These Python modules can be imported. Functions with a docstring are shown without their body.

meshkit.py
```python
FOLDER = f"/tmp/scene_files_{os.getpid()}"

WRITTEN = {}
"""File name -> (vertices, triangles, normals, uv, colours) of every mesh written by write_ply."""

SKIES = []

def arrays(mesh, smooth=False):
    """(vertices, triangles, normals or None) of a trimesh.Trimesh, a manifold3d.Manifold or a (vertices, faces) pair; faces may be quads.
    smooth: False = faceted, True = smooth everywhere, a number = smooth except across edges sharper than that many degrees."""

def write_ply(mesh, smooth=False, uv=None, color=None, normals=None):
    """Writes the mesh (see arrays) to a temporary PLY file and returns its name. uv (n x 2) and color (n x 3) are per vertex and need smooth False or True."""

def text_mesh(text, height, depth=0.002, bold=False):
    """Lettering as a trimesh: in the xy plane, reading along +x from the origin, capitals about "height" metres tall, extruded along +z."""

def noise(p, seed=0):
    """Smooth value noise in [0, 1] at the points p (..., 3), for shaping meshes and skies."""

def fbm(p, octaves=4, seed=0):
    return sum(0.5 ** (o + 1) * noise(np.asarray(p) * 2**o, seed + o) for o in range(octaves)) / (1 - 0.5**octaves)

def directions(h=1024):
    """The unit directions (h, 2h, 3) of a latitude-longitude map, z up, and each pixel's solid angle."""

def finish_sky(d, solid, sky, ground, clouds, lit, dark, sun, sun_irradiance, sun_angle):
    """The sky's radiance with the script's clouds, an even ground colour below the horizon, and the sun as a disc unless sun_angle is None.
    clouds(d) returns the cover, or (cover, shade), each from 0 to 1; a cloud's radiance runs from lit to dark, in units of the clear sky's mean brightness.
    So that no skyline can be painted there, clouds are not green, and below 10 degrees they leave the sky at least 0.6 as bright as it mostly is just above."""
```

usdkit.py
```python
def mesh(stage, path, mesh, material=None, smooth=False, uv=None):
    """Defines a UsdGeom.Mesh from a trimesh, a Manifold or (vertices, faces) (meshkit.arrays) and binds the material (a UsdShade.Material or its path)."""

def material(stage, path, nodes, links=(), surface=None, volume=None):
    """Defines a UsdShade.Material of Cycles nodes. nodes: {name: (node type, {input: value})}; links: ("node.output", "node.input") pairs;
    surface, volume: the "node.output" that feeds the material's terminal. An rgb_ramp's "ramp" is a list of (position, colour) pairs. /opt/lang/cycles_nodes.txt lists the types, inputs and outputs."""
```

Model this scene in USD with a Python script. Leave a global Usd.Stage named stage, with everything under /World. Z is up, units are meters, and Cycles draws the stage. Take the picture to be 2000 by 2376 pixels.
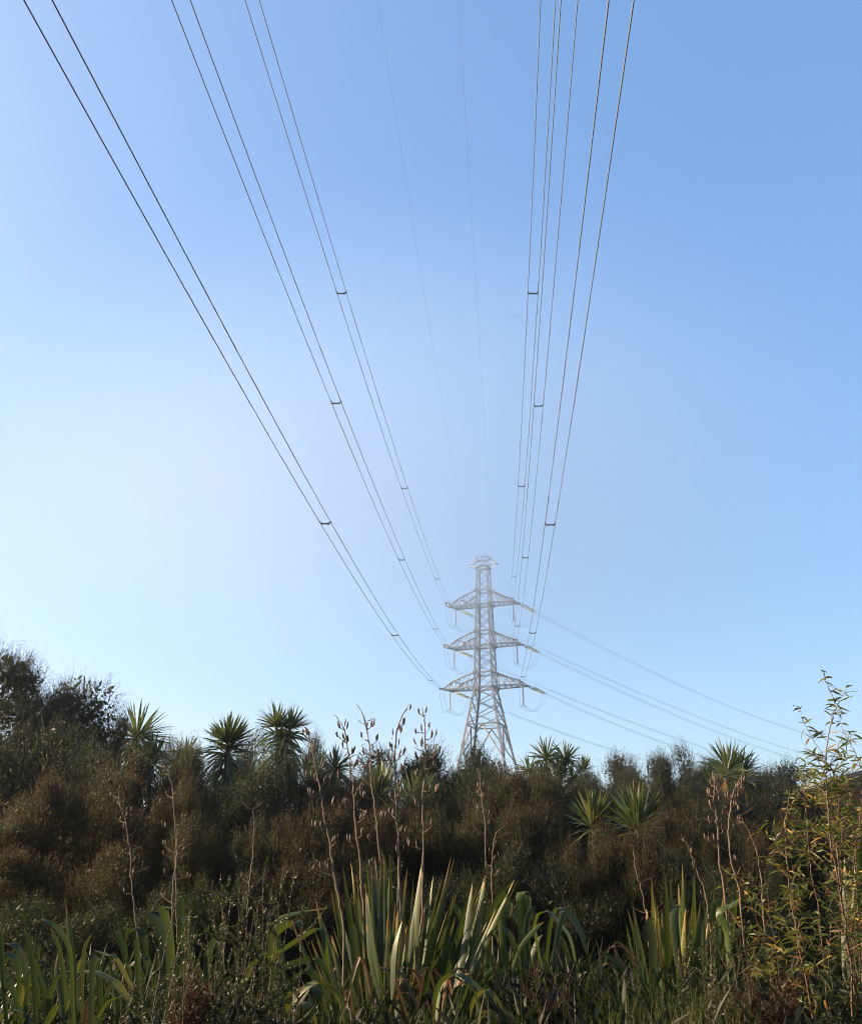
import math, random
import numpy as np
import trimesh
import usdkit, meshkit
from pxr import Usd, UsdGeom, UsdLux, UsdShade, Gf, Sdf, Vt

stage = Usd.Stage.CreateInMemory()
UsdGeom.SetStageUpAxis(stage, UsdGeom.Tokens.z)
UsdGeom.SetStageMetersPerUnit(stage, 1.0)
WORLD = UsdGeom.Xform.Define(stage, '/World')
UsdGeom.Scope.Define(stage, '/World/Looks')

# ------------------------------------------------------------------ camera
EYE = np.array([0.0, 0.0, 1.65])
PITCH = math.radians(21.85)
FOCAL = 2150.0                       # in pixels of a picture 2000 wide
CAM_F = np.array([0, math.cos(PITCH), math.sin(PITCH)])
CAM_U = np.array([0, -math.sin(PITCH), math.cos(PITCH)])
camera = UsdGeom.Camera.Define(stage, '/World/camera')
camera.CreateFocalLengthAttr(35.0)
camera.CreateHorizontalApertureAttr(35.0 * 2000.0 / FOCAL)
camera.CreateVerticalApertureAttr(35.0 * 2000.0 / FOCAL * 1024 / 861)
camera.CreateClippingRangeAttr(Gf.Vec2f(0.05, 20000))
camera.CreateExposureAttr(1.92)
camera.AddTransformOp().Set(Gf.Matrix4d(1, 0, 0, 0, 0, *map(float, CAM_U[1:]), 0, 0, *map(float, -CAM_F[1:]), 0, *map(float, EYE), 1))

# ------------------------------------------------------------------ sky, sun
SUN_AZ = math.radians(-82)           # from straight ahead, towards the left
SUN_EL = math.radians(20)
SUN = np.array([math.sin(SUN_AZ) * math.cos(SUN_EL), math.cos(SUN_AZ) * math.cos(SUN_EL), math.sin(SUN_EL)])
SKY_GAMMA, SKY_SAT, SKY_VALUE, SKY_STRENGTH = 0.5, 1.66, 1.0, 0.15
sky_look = usdkit.material(stage, '/World/Looks/sky', {
    's': ('sky_texture', {'sky_type': 'single_scattering', 'sun_disc': False, 'sun_elevation': SUN_EL, 'sun_rotation': SUN_AZ % (2 * math.pi),
                          'altitude': 60.0, 'air_density': 1.0, 'aerosol_density': 2.5, 'ozone_density': 3.0}),
    'gm': ('gamma', {'gamma': SKY_GAMMA}), 'hs': ('hsv', {'hue': 0.508, 'saturation': SKY_SAT, 'value': SKY_VALUE, 'fac': 1.0}),
    'b': ('background_shader', {'strength': SKY_STRENGTH})}, [('s.color', 'gm.color'), ('gm.color', 'hs.color'), ('hs.color', 'b.color')], surface='b.background')
sky = UsdLux.DomeLight.Define(stage, '/World/sky')
UsdShade.MaterialBindingAPI.Apply(sky.GetPrim()).Bind(sky_look)
sky.GetPrim().SetCustomDataByKey('label', 'clear pale blue morning sky above the power line')
sky.GetPrim().SetCustomDataByKey('category', 'sky')
sky.GetPrim().SetCustomDataByKey('kind', 'structure')
sun = UsdLux.DistantLight.Define(stage, '/World/sun')
sun.CreateNormalizeAttr(True)
sun.CreateIntensityAttr(1.25)
sun.CreateAngleAttr(0.5)
sun.CreateColorAttr(Gf.Vec3f(1.0, 0.76, 0.48))
_z = SUN / np.linalg.norm(SUN)
_x = np.cross([0, 0, 1.0], _z); _x /= np.linalg.norm(_x)
_y = np.cross(_z, _x)
sun.AddTransformOp().Set(Gf.Matrix4d(*map(float, (*_x, 0, *_y, 0, *_z, 0, 0, 0, 0, 1))))

# ------------------------------------------------------------------ helpers
USED = {}
def numbered(parent, name):
    k = f'{parent}/{name}'
    n = USED.get(k, -1) + 1
    USED[k] = n
    return k if n == 0 else f'{k}_{n:03d}'

def tag(prim, label=None, category=None, group=None, kind=None):
    for k, v in (('label', label), ('category', category), ('group', group), ('kind', kind)):
        if v:
            prim.SetCustomDataByKey(k, v)
    return prim

def thing(name, label, category, loc=(0, 0, 0), rotz=0.0, scale=None, group=None, root='/World'):
    x = UsdGeom.Xform.Define(stage, numbered(root, name))
    x.AddTranslateOp().Set(Gf.Vec3d(*map(float, loc)))
    if rotz:
        x.AddRotateZOp().Set(float(math.degrees(rotz)))
    if scale is not None:
        s = np.broadcast_to(scale, 3)
        x.AddScaleOp().Set(Gf.Vec3f(*map(float, s)))
    return tag(x.GetPrim(), label, category, group)

def obj(name, mesh, look, parent=None, smooth=False, kind=None, label=None, uv=None):
    p = '/World' if parent is None else str(parent.GetPath())
    m = usdkit.mesh(stage, numbered(p, name), mesh, look, smooth=smooth, uv=uv)
    m.CreateDoubleSidedAttr(True)
    return tag(m.GetPrim(), label=label, kind=kind)

def copy_of(proto_path, name, label, category, loc, rotz=0.0, scale=1.0, group=None, tilt=None):
    """An Xform directly under /World that references a class prim with its parts."""
    x = UsdGeom.Xform.Define(stage, numbered('/World', name))
    x.AddTranslateOp().Set(Gf.Vec3d(*map(float, loc)))
    if tilt:
        x.AddRotateXOp().Set(float(tilt))
    x.AddRotateZOp().Set(float(math.degrees(rotz)))
    s = np.broadcast_to(scale, 3)
    x.AddScaleOp().Set(Gf.Vec3f(*map(float, s)))
    p = x.GetPrim()
    p.GetReferences().AddInternalReference(proto_path)
    p.SetInstanceable(True)
    return tag(p, label, category, group)

def pobj(name, mesh, look, parent, smooth=False, kind=None):
    m = usdkit.mesh(stage, numbered(str(parent.GetPath()), name), mesh, look, smooth=smooth)
    m.CreateDoubleSidedAttr(True)
    return tag(m.GetPrim(), kind=kind)

def W(px, py, Y):
    """The point at distance Y (metres ahead) that the photograph shows at pixel (px, py) of 2000 x 2376: used once, to survey where things stand."""
    d = CAM_F + np.array([1.0, 0, 0]) * (px - 1000) / FOCAL - CAM_U * (py - 1188) / FOCAL
    return EYE + d * Y / d[1]

class Soup:
    """Collects shapes that become one mesh."""
    def __init__(self):
        self.v, self.f, self.n = [], [], 0
    def add(self, v, f):
        v = np.asarray(v, float); f = np.asarray(f, int)
        if f.shape[1] == 4:
            f = np.vstack([f[:, [0, 1, 2]], f[:, [0, 2, 3]]])
        self.v.append(v); self.f.append(f + self.n); self.n += len(v)
        return self
    def mesh(self):
        return np.vstack(self.v), np.vstack(self.f)

def frame(d, up=(0, 0, 1.0)):
    d = np.asarray(d, float); d = d / np.linalg.norm(d)
    a = np.cross(d, up)
    if np.linalg.norm(a) < 1e-4:
        a = np.cross(d, [1.0, 0, 0])
    a /= np.linalg.norm(a)
    return d, a, np.cross(a, d)

def tube(pts, rad, sides=6, cap=True):
    pts = np.asarray(pts, float); n = len(pts)
    rad = np.broadcast_to(np.asarray(rad, float), (n,))
    t = np.gradient(pts, axis=0); t /= np.linalg.norm(t, axis=1, keepdims=True) + 1e-12
    a = np.cross(t[0], [0, 0, 1.0])
    if np.linalg.norm(a) < 0.05: a = np.cross(t[0], [1.0, 0, 0])
    A = np.empty_like(pts); a /= np.linalg.norm(a)
    for i in range(n):
        a = a - t[i] * (a @ t[i]); a /= np.linalg.norm(a) + 1e-12; A[i] = a
    B = np.cross(t, A)
    ang = np.arange(sides) * 2 * np.pi / sides
    v = pts[:, None] + rad[:, None, None] * (np.cos(ang)[None, :, None] * A[:, None] + np.sin(ang)[None, :, None] * B[:, None])
    v = v.reshape(-1, 3)
    i, j = np.meshgrid(np.arange(n - 1), np.arange(sides), indexing='ij')
    q = np.stack([i * sides + j, i * sides + (j + 1) % sides, (i + 1) * sides + (j + 1) % sides, (i + 1) * sides + j], -1).reshape(-1, 4)
    f = np.vstack([q[:, [0, 1, 2]], q[:, [0, 2, 3]]])
    if cap:
        e = (n - 1) * sides
        f = np.vstack([f, [[0, k + 1, k] for k in range(1, sides - 1)], [[e, e + k, e + k + 1] for k in range(1, sides - 1)]])
    return v, f

def bar(p, q, w, h=None, up=(0, 0, 1.0)):
    """A steel bar of w by h from p to q."""
    p = np.asarray(p, float); q = np.asarray(q, float); h = h or w
    d, a, b = frame(q - p, up)
    c = [(-1, -1), (1, -1), (1, 1), (-1, 1)]
    v = [e + a * x * w / 2 + b * y * h / 2 for e in (p, q) for x, y in c]
    f = [[0, 3, 2, 1], [4, 5, 6, 7], [0, 1, 5, 4], [1, 2, 6, 5], [2, 3, 7, 6], [3, 0, 4, 7]]
    f = np.array(f)
    return np.array(v), np.vstack([f[:, [0, 1, 2]], f[:, [0, 2, 3]]])

def angle_iron(p, q, w, t, sx, sy):
    """An L section from p to q with its heel outwards; sx, sy are the unit directions of its two flanges."""
    p = np.asarray(p, float); q = np.asarray(q, float)
    prof = [(0, 0), (w, 0), (w, t), (t, t), (t, w), (0, w)]
    v = [e + sx * x + sy * y for e in (p, q) for x, y in prof]
    f = [[i, (i + 1) % 6, (i + 1) % 6 + 6, i + 6] for i in range(6)]
    f = np.array(f)
    f = np.vstack([f[:, [0, 1, 2]], f[:, [0, 2, 3]], [[0, 2, 1], [0, 3, 2], [0, 4, 3], [0, 5, 4], [6, 7, 8], [6, 8, 9], [6, 9, 10], [6, 10, 11]]])
    return np.array(v), f

# ------------------------------------------------------------------ materials
def look(name, color, rough=0.6, spec=0.4, var=0.25, scale=6.0, color2=None, metallic=0.0, bump=0.0, island=0.0, hue=0.0):
    """A noisy principled material: two tones mixed by object-space noise, with a random shift per separate piece and per copy."""
    c2 = color2 if color2 is not None else tuple(c * (1 - var) for c in color)
    n = {'tc': ('texture_coordinate', {}), 'nz': ('noise_texture', {'scale': scale, 'detail': 4.0, 'roughness': 0.6}),
         'rp': ('rgb_ramp', {'ramp': [(0.32, c2), (0.68, color)]}),
         'p': ('principled_bsdf', {'roughness': rough, 'specular_ior_level': spec, 'metallic': metallic})}
    l = [('tc.object', 'nz.vector'), ('nz.fac', 'rp.fac')]
    out = 'rp.color'
    if island:
        n['g'] = ('geometry', {}); n['mr'] = ('map_range', {'from_min': 0.0, 'from_max': 1.0, 'to_min': 1 - island, 'to_max': 1 + island})
        n['h'] = ('hsv', {'hue': 0.5, 'saturation': 1.0, 'fac': 1.0})
        l += [('g.random_per_island', 'mr.value'), ('mr.result', 'h.value'), (out, 'h.color')]
        out = 'h.color'
    l.append((out, 'p.base_color'))
    if bump:
        n['bn'] = ('noise_texture', {'scale': scale * 8, 'detail': 3.0}); n['bp'] = ('bump', {'strength': bump, 'distance': 0.01})
        l += [('tc.object', 'bn.vector'), ('bn.fac', 'bp.height'), ('bp.normal', 'p.normal')]
    return usdkit.material(stage, f'/World/Looks/{name}', n, l, surface='p.BSDF')

def leaf_look(name, color, color2, trans, rough=0.45, spec=0.35, scale=3.0, island=0.3, tw=0.3, copyvar=0.12, stripes=0.0):
    """Leaves: principled front mixed with light that comes through."""
    n = {'tc': ('texture_coordinate', {}), 'nz': ('noise_texture', {'scale': scale, 'detail': 3.0, 'roughness': 0.6}),
         'rp': ('rgb_ramp', {'ramp': [(0.35, color2), (0.65, color)]}),
         'g': ('geometry', {}), 'mr': ('map_range', {'from_min': 0.0, 'from_max': 1.0, 'to_min': 1 - island, 'to_max': 1 + island}),
         'oi': ('object_info', {}), 'mo': ('map_range', {'from_min': 0.0, 'from_max': 1.0, 'to_min': 1 - copyvar, 'to_max': 1 + copyvar}),
         'mm': ('math', {'math_type': 'multiply'}),
         'h': ('hsv', {'hue': 0.5, 'saturation': 1.0, 'fac': 1.0}),
         'p': ('principled_bsdf', {'roughness': rough, 'specular_ior_level': spec}),
         't': ('translucent_bsdf', {'color': trans}), 'mx': ('mix_closure', {'fac': tw})}
    l = [('tc.object', 'nz.vector'), ('nz.fac', 'rp.fac'), ('g.random_per_island', 'mr.value'), ('oi.random', 'mo.value'),
         ('mr.result', 'mm.value1'), ('mo.result', 'mm.value2'), ('mm.value', 'h.value'), ('rp.color', 'h.color'),
         ('h.color', 'p.base_color'), ('p.BSDF', 'mx.closure1'), ('t.BSDF', 'mx.closure2')]
    return usdkit.material(stage, f'/World/Looks/{name}', n, l, surface='mx.closure')

STEEL = look('galvanised_steel', (0.20, 0.205, 0.215), rough=0.55, spec=0.4, var=0.3, scale=1.3, metallic=0.1)
WIRE = look('stranded_aluminium', (0.20, 0.205, 0.22), rough=0.5, spec=0.4, var=0.2, scale=3.0, metallic=0.4)
DARKFIT = look('dark_fittings', (0.10, 0.10, 0.105), rough=0.5, var=0.2)
GLASS_DISC = look('pale_green_glass', (0.40, 0.50, 0.48), rough=0.12, spec=0.7, var=0.1)
GREY_DISC = look('grey_porcelain', (0.34, 0.33, 0.33), rough=0.3, spec=0.5, var=0.15)

# ------------------------------------------------------------------ terrain
def ground_z(x, y):
    x = np.asarray(x, float); y = np.asarray(y, float)
    s = np.clip((y - 11) / 26, 0, 1); s = s * s * (3 - 2 * s)
    s2 = np.clip((y - 35) / 70, 0, 1); s2 = s2 * s2 * (3 - 2 * s2)
    p = np.stack(np.broadcast_arrays(x / 5.0, y / 5.0, 0 * x), -1)
    far = np.clip(np.hypot(x, y - 60) / 500 - 0.3, 0, 3)
    return 1.4 * s + 1.2 * s2 + 0.35 * (meshkit.fbm(p, 3, 5) - 0.5) * np.clip(y / 8, 0.2, 1) - far * 6

def make_ground():
    r = np.concatenate([np.linspace(-60, 60, 97), ])
    gx = np.concatenate([-60 - np.geomspace(4, 1500, 26)[::-1], np.linspace(-60, 60, 97), 60 + np.geomspace(4, 1500, 26)])
    gy = np.concatenate([-30 - np.geomspace(4, 1200, 18)[::-1], np.linspace(-30, 90, 97), 90 + np.geomspace(4, 1500, 26)])
    X, Y = np.meshgrid(gx, gy, indexing='ij')
    Z = ground_z(X, Y)
    v = np.stack([X, Y, Z], -1).reshape(-1, 3)
    ni, nj = len(gx), len(gy)
    i, j = np.meshgrid(np.arange(ni - 1), np.arange(nj - 1), indexing='ij')
    q = np.stack([i * nj + j, (i + 1) * nj + j, (i + 1) * nj + j + 1, i * nj + j + 1], -1).reshape(-1, 4)
    return v, q
GROUND_LOOK = look('leaf_littered_soil', (0.055, 0.045, 0.03), rough=0.95, spec=0.1, scale=0.9, color2=(0.03, 0.035, 0.018), bump=0.4)
g = obj('ground', make_ground(), GROUND_LOOK, smooth=True)
tag(g, 'dark brushy ground rising gently towards the tower', 'ground', kind='structure')

# ------------------------------------------------------------------ haze
HAZE_DENSITY = 0.0005
haze_look = usdkit.material(stage, '/World/Looks/haze', {'v': ('principled_volume', {'color': (0.96, 0.94, 0.95), 'density': HAZE_DENSITY, 'anisotropy': 0.8})}, [], volume='v.volume')
def box_mesh(x0, x1, y0, y1, z0, z1):
    m = trimesh.creation.box((x1 - x0, y1 - y0, z1 - z0)); m.apply_translation(((x0 + x1) / 2, (y0 + y1) / 2, (z0 + z1) / 2)); return m
h = obj('haze', box_mesh(-1700, 1700, -1400, 1700, -30, 46), haze_look)
tag(h, 'thin morning mist hanging over the scrub and tower', 'haze', kind='stuff')

# a bank of mist drifting round the tower's upper half, thinning to nothing at its edges
MIST_C, MIST_R = np.array([3.0, 88.0, 39.0]), np.array([58.0, 42.0, 27.0])
mist_look = usdkit.material(stage, '/World/Looks/mist', {
    'g': ('geometry', {}), 'sub': ('vector_math', {'math_type': 'subtract', 'vector2': tuple(MIST_C)}), 'div': ('vector_math', {'math_type': 'divide', 'vector2': tuple(MIST_R)}),
    'len': ('vector_math', {'math_type': 'length'}), 'mr': ('map_range', {'range_type': 'smoothstep', 'from_min': 1.0, 'from_max': 0.15, 'to_min': 0.0, 'to_max': 0.016}),
    'v': ('principled_volume', {'color': (0.86, 0.92, 1.0), 'anisotropy': 0.75})},
    [('g.position', 'sub.vector1'), ('sub.vector', 'div.vector1'), ('div.vector', 'len.vector1'), ('len.value', 'mr.value'), ('mr.result', 'v.density')], volume='v.volume')
m = trimesh.creation.icosphere(3, 1.0); m = trimesh.Trimesh(np.array(m.vertices) * MIST_R * 1.02 + MIST_C, m.faces)
tag(obj('mist', m, mist_look), 'bank of pale mist veiling the upper half of the tower', 'mist', kind='stuff')
# ------------------------------------------------------------------ transmission tower
TC = np.array([6.47, 109.0])
TA = math.radians(19)
TU = np.array([math.cos(TA), -math.sin(TA), 0]); TV = np.array([math.sin(TA), math.cos(TA), 0])
def loc(u, v, h):
    return np.array([TC[0], TC[1], 0]) + TU * u + TV * v + np.array([0, 0, h])
PROFILE_H = [2.2, 13.9, 18.6, 23.0, 28.0, 33.1, 37.9]
PROFILE_W = [9.6, 5.55, 3.85, 2.36, 2.02, 1.72, 1.44]
def half(h): return float(np.interp(h, PROFILE_H, PROFILE_W)) / 2
def corner(su, sv, h):
    w = half(h); return loc(su * w, sv * w, h)
tower = thing('transmission_tower', 'grey steel lattice transmission tower fading into mist above the scrub', 'transmission tower')
# all of the tower's meshes are written in world metres
for su in (-1, 1):
    for sv in (-1, 1):
        s = Soup()
        for h0, h1, w in ((2.0, 13.9, .26), (13.9, 23.0, .24), (23.0, 33.1, .20), (33.1, 37.9, .13)):
            s.add(*angle_iron(corner(su, sv, h0), corner(su, sv, h1), w, w * .16, -su * TU, -sv * TV))
        obj('leg', s.mesh(), STEEL, tower)
        ft = Soup(); c = corner(su, sv, 2.0)
        m = trimesh.creation.cylinder(0.45, 1.4, sections=10); ft.add(np.array(m.vertices) + c + [0, 0, -0.4], m.faces)
        obj('footing', ft.mesh(), look('concrete_footing', (0.4, 0.39, 0.37), rough=0.9) if not stage.GetPrimAtPath('/World/Looks/concrete_footing') else UsdShade.Material.Get(stage, '/World/Looks/concrete_footing'), tower)
def faces():
    return [((-1, -1), (1, -1)), ((1, -1), (1, 1)), ((1, 1), (-1, 1)), ((-1, 1), (-1, -1))]
def brace(p, q, w):
    obj('brace', bar(p, q, w, w * .55), STEEL, tower)
panels = [(18.6, 20.2), (20.2, 21.65), (21.65, 23.0), (23.0, 24.7), (24.7, 25.85), (25.85, 26.95), (26.95, 28.0), (28.0, 29.75), (29.75, 30.9), (30.9, 32.0), (32.0, 33.1), (33.1, 34.9), (34.9, 36.3), (36.3, 37.9)]
for fi, (c0, c1) in enumerate(faces()):
    for h0, h1 in panels:
        w = .12 if h1 < 23.1 else .10 if h1 < 33.2 else .075
        off = 0.02
        brace(corner(*c0, h0), corner(*c1, h1), w); brace(corner(*c1, h0), corner(*c0, h1), w * .97)
    for h0 in (18.6, 23.0, 24.7, 28.0, 29.75, 33.1, 34.9, 37.9):
        obj('belt', bar(corner(*c0, h0), corner(*c1, h0), .15, .13), STEEL, tower)
    mid = (corner(*c0, 18.55) + corner(*c1, 18.55)) / 2
    for c in (c0, c1):
        a = corner(*c, 14.4)
        obj('brace', bar(mid, a, .17, .12), STEEL, tower)
        m1 = mid * .45 + a * .55
        lg = corner(*c, 16.3)
        brace(m1, lg, .07); brace(m1, corner(*c, 18.5), .07)
        # the lower frame, its foot braces mostly hidden by the scrub
        low = (corner(*c0, 6.5) + corner(*c1, 6.5)) / 2
        b = corner(*c, 14.3); d = low * .72 + corner(*c, 6.5) * .28
        brace(b, d * .5 + low * .5 + np.array([0, 0, 2.2]), .13)
        k = (b + low) / 2
        brace(k, corner(*c, 10.6), .08)
        brace(low + np.array([0, 0, 2.2]), corner(*c, 2.4), .13)
    brace(corner(*c0, 10.6), (corner(*c0, 10.6) + corner(*c1, 10.6)) / 2, .08)
    brace(corner(*c1, 10.6), (corner(*c0, 10.6) + corner(*c1, 10.6)) / 2, .08)
# plan bracing and gusset plates
for h0 in (18.6, 23.0, 28.0, 33.1, 37.8):
    brace(corner(-1, -1, h0 + .05), corner(1, 1, h0 + .05), .09); brace(corner(-1, 1, h0 - .05), corner(1, -1, h0 - .05), .09)
# crossarms
ARMS = (('1', 4.24, 33.12, 1.78), ('2', 4.50, 28.02, 1.72), ('3', 5.04, 23.02, 1.70))
EE = .75
ATT = {}
for n, R, hb, rise in ARMS:
    for side in (-1, 1):
        # the wire corner on the approach side reaches out on the left arm, on the far side on the right arm
        rf, rb = (R, R - .7) if side < 0 else (R - .7, R)
        tipf, tipb = loc(side * rf, -EE, hb), loc(side * rb, EE, hb)
        ATT[('L' if side < 0 else 'R') + n] = (tipf, tipb)
        w0, w1 = half(hb), half(hb + rise)
        arm = UsdGeom.Xform.Define(stage, numbered(str(tower.GetPath()), 'crossarm')).GetPrim()
        knee = {}
        for sv, tip, r in ((-1, tipf, rf), (1, tipb, rb)):
            root_b, root_t = loc(side * w0, sv * w0, hb), loc(side * w1, sv * w1, hb + rise)
            kn = loc(side * (r - 1.15), sv * .8, hb + .82); knee[sv] = kn
            obj('chord', bar(root_b, tip, .15, .13), STEEL, arm)
            obj('chord', bar(root_t, kn, .17, .13), STEEL, arm)
            obj('chord', bar(kn, tip, .15, .12), STEEL, arm)
            for k in range(4):
                f0, f1 = .12 + k * .2, .12 + (k + .5) * .2
                t0 = root_t + (kn - root_t) * min(f0 * 1.25, 1); b0 = root_b + (tip - root_b) * f0 * .98
                t1 = root_t + (kn - root_t) * min((f0 + .2) * 1.25, 1); b1 = root_b + (tip - root_b) * (f0 + .12)
                obj('strut', bar(t0, b1, .075, .05), STEEL, arm)
                obj('strut', bar(b1, t1, .075, .05), STEEL, arm)
            for e in (.7, .84):
                obj('strut', bar(kn, root_b + (tip - root_b) * e, .08, .05), STEEL, arm)
            if sv > 0: pass
        fb = [loc(side * w0, -w0, hb), tipf]; bb = [loc(side * w0, w0, hb), tipb]
        for k in range(5):
            a, b, c = k / 5, (k + .5) / 5, (k + 1) / 5
            P = lambda l, t: l[0] + (l[1] - l[0]) * t
            obj('strut', bar(P(fb, a), P(bb, b), .08, .05), STEEL, arm); obj('strut', bar(P(bb, b), P(fb, c), .08, .05), STEEL, arm)
        obj('strut', bar(tipf, tipb, .2, .16), STEEL, arm)
        obj('strut', bar(knee[-1], knee[1], .12, .1), STEEL, arm)
        s = Soup()
        for tip in (tipf, tipb):
            s.add(*bar(tip - TU * side * .35 + [0, 0, .06], tip + TU * side * .14 + [0, 0, -.04], .26, .2))
        obj('tip_plate', s.mesh(), STEEL, arm)
        for sv in (-1, 1):
            for hh in (hb, hb + rise):
                c = loc(side * half(hh), sv * half(hh), hh); obj('gusset', bar(c - [0, 0, .26], c + [0, 0, .26], .34, .03, up=TV), STEEL, arm)
# earth-wire peak: a small hexagonal frame with one short arm each side
peak = UsdGeom.Xform.Define(stage, numbered(str(tower.GetPath()), 'earth_wire_peak')).GetPrim()
hw = half(37.9)
for sv in (-1, 1):
    tl, tr = loc(-1.72, sv * .12, 38.25), loc(1.78, sv * .12, 38.25)
    a, b = loc(-.72, sv * hw, 39.15), loc(.72, sv * hw, 39.15)
    for p, q in ((tl, a), (a, b), (b, tr), (loc(-hw, sv * hw, 37.9), tl), (loc(hw, sv * hw, 37.9), tr), (loc(-hw, sv * hw, 37.9), a), (loc(hw, sv * hw, 37.9), b), (loc(-hw, sv * hw, 38.5), loc(hw, sv * hw, 38.5)), (loc(-hw, sv * hw, 38.5), b)):
        obj('strut', bar(p, q, .085, .06), STEEL, peak)
for u_ in (-.72, .72):
    obj('strut', bar(loc(u_, -hw, 39.15), loc(u_, hw, 39.15), .08, .06), STEEL, peak)
for u_ in (-1.72, 1.78):
    obj('tip_plate', bar(loc(u_ - .12, 0, 38.25), loc(u_ + .12, 0, 38.25), .3, .16), STEEL, peak)

# ------------------------------------------------------------------ conductors
INCOMING = {'L1': (-.088597, -.130141, .000753), 'L2': (-.085887, -.140445, .000761), 'L3': (-.077569, -.158813, .000754),
            'R1': (-.069389, -.197239, .001395), 'R2': (-.068497, -.145055, .001087), 'R3': (-.072949, -.147399, .000812)}
PSI = math.radians(38)
OUTGOING = {'R1': (-.084266, .000523), 'R2': (-.085374, .000459), 'L1': (-.076349, .00033), 'L2': (-.082438, .000412), 'R3': (-.1, .00078), 'L3': (-.089048, .000499)}
PAIR = .45
NAMES = {'L1': 'top left', 'L2': 'middle left', 'L3': 'lowest left', 'R1': 'top right', 'R2': 'middle right', 'R3': 'lowest right'}
def wire_in(k, t, off=0.0):
    kx, b, c = INCOMING[k]; t = np.asarray(t, float); o = ATT[k][0]
    return np.stack([o[0] + kx * t + off, o[1] - t, o[2] + b * t + c * t * t], -1)
def wire_out(k, t, off=0.0):
    b, c = OUTGOING[k]; t = np.asarray(t, float); o = ATT[k][1]
    return np.stack([o[0] + math.sin(PSI) * t + math.cos(PSI) * off, o[1] + math.cos(PSI) * t - math.sin(PSI) * off, o[2] + b * t + c * t * t], -1)
T_IN = np.concatenate([[3.35], np.linspace(4, 118, 96)])
T_OUT = np.concatenate([[3.35], np.linspace(4, 190, 60)])
for k in INCOMING:
    for q in (-1, 1):
        o = obj('conductor', tube(wire_in(k, T_IN, q * PAIR / 2), .0155, 6), WIRE, smooth=True)
        tag(o, f'{"left" if q < 0 else "right"} wire of the {NAMES[k]} conductor pair sweeping overhead to the tower', 'power line')
    for q in (-1, 1):
        o = obj('conductor', tube(wire_out(k, T_OUT, q * PAIR / 2), .0155, 5), WIRE, smooth=True)
        tag(o, f'{"upper" if q < 0 else "lower"} wire of the pair leaving the {NAMES[k]} arm down to the right', 'power line')
# earth wires
EARTH = ((loc(-1.72, 0, 38.25), (-.08544, -.07457, .000444), 'left'), (loc(1.3, 0, 38.25), (-.07911, -.14, .0006), 'right'))
for o, (kx, b, c), side in EARTH:
    t = np.linspace(0.2, 118, 90)
    p = np.stack([o[0] + kx * t, o[1] - t, o[2] + b * t + c * t * t], -1)
    m = obj('earth_wire', tube(p, .0046, 5), WIRE, smooth=True)
    tag(m, f'very thin faint earth wire running overhead from the {side} end of the tower peak', 'power line')
t = np.linspace(0.2, 190, 50); o = loc(1.78, 0, 38.25)
p = np.stack([o[0] + math.sin(PSI) * t, o[1] + math.cos(PSI) * t, o[2] - .03 * t + .0003 * t * t], -1)
tag(obj('earth_wire', tube(p, .0046, 5), WIRE, smooth=True), 'very thin faint earth wire leaving the tower peak down to the right', 'power line')

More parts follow.
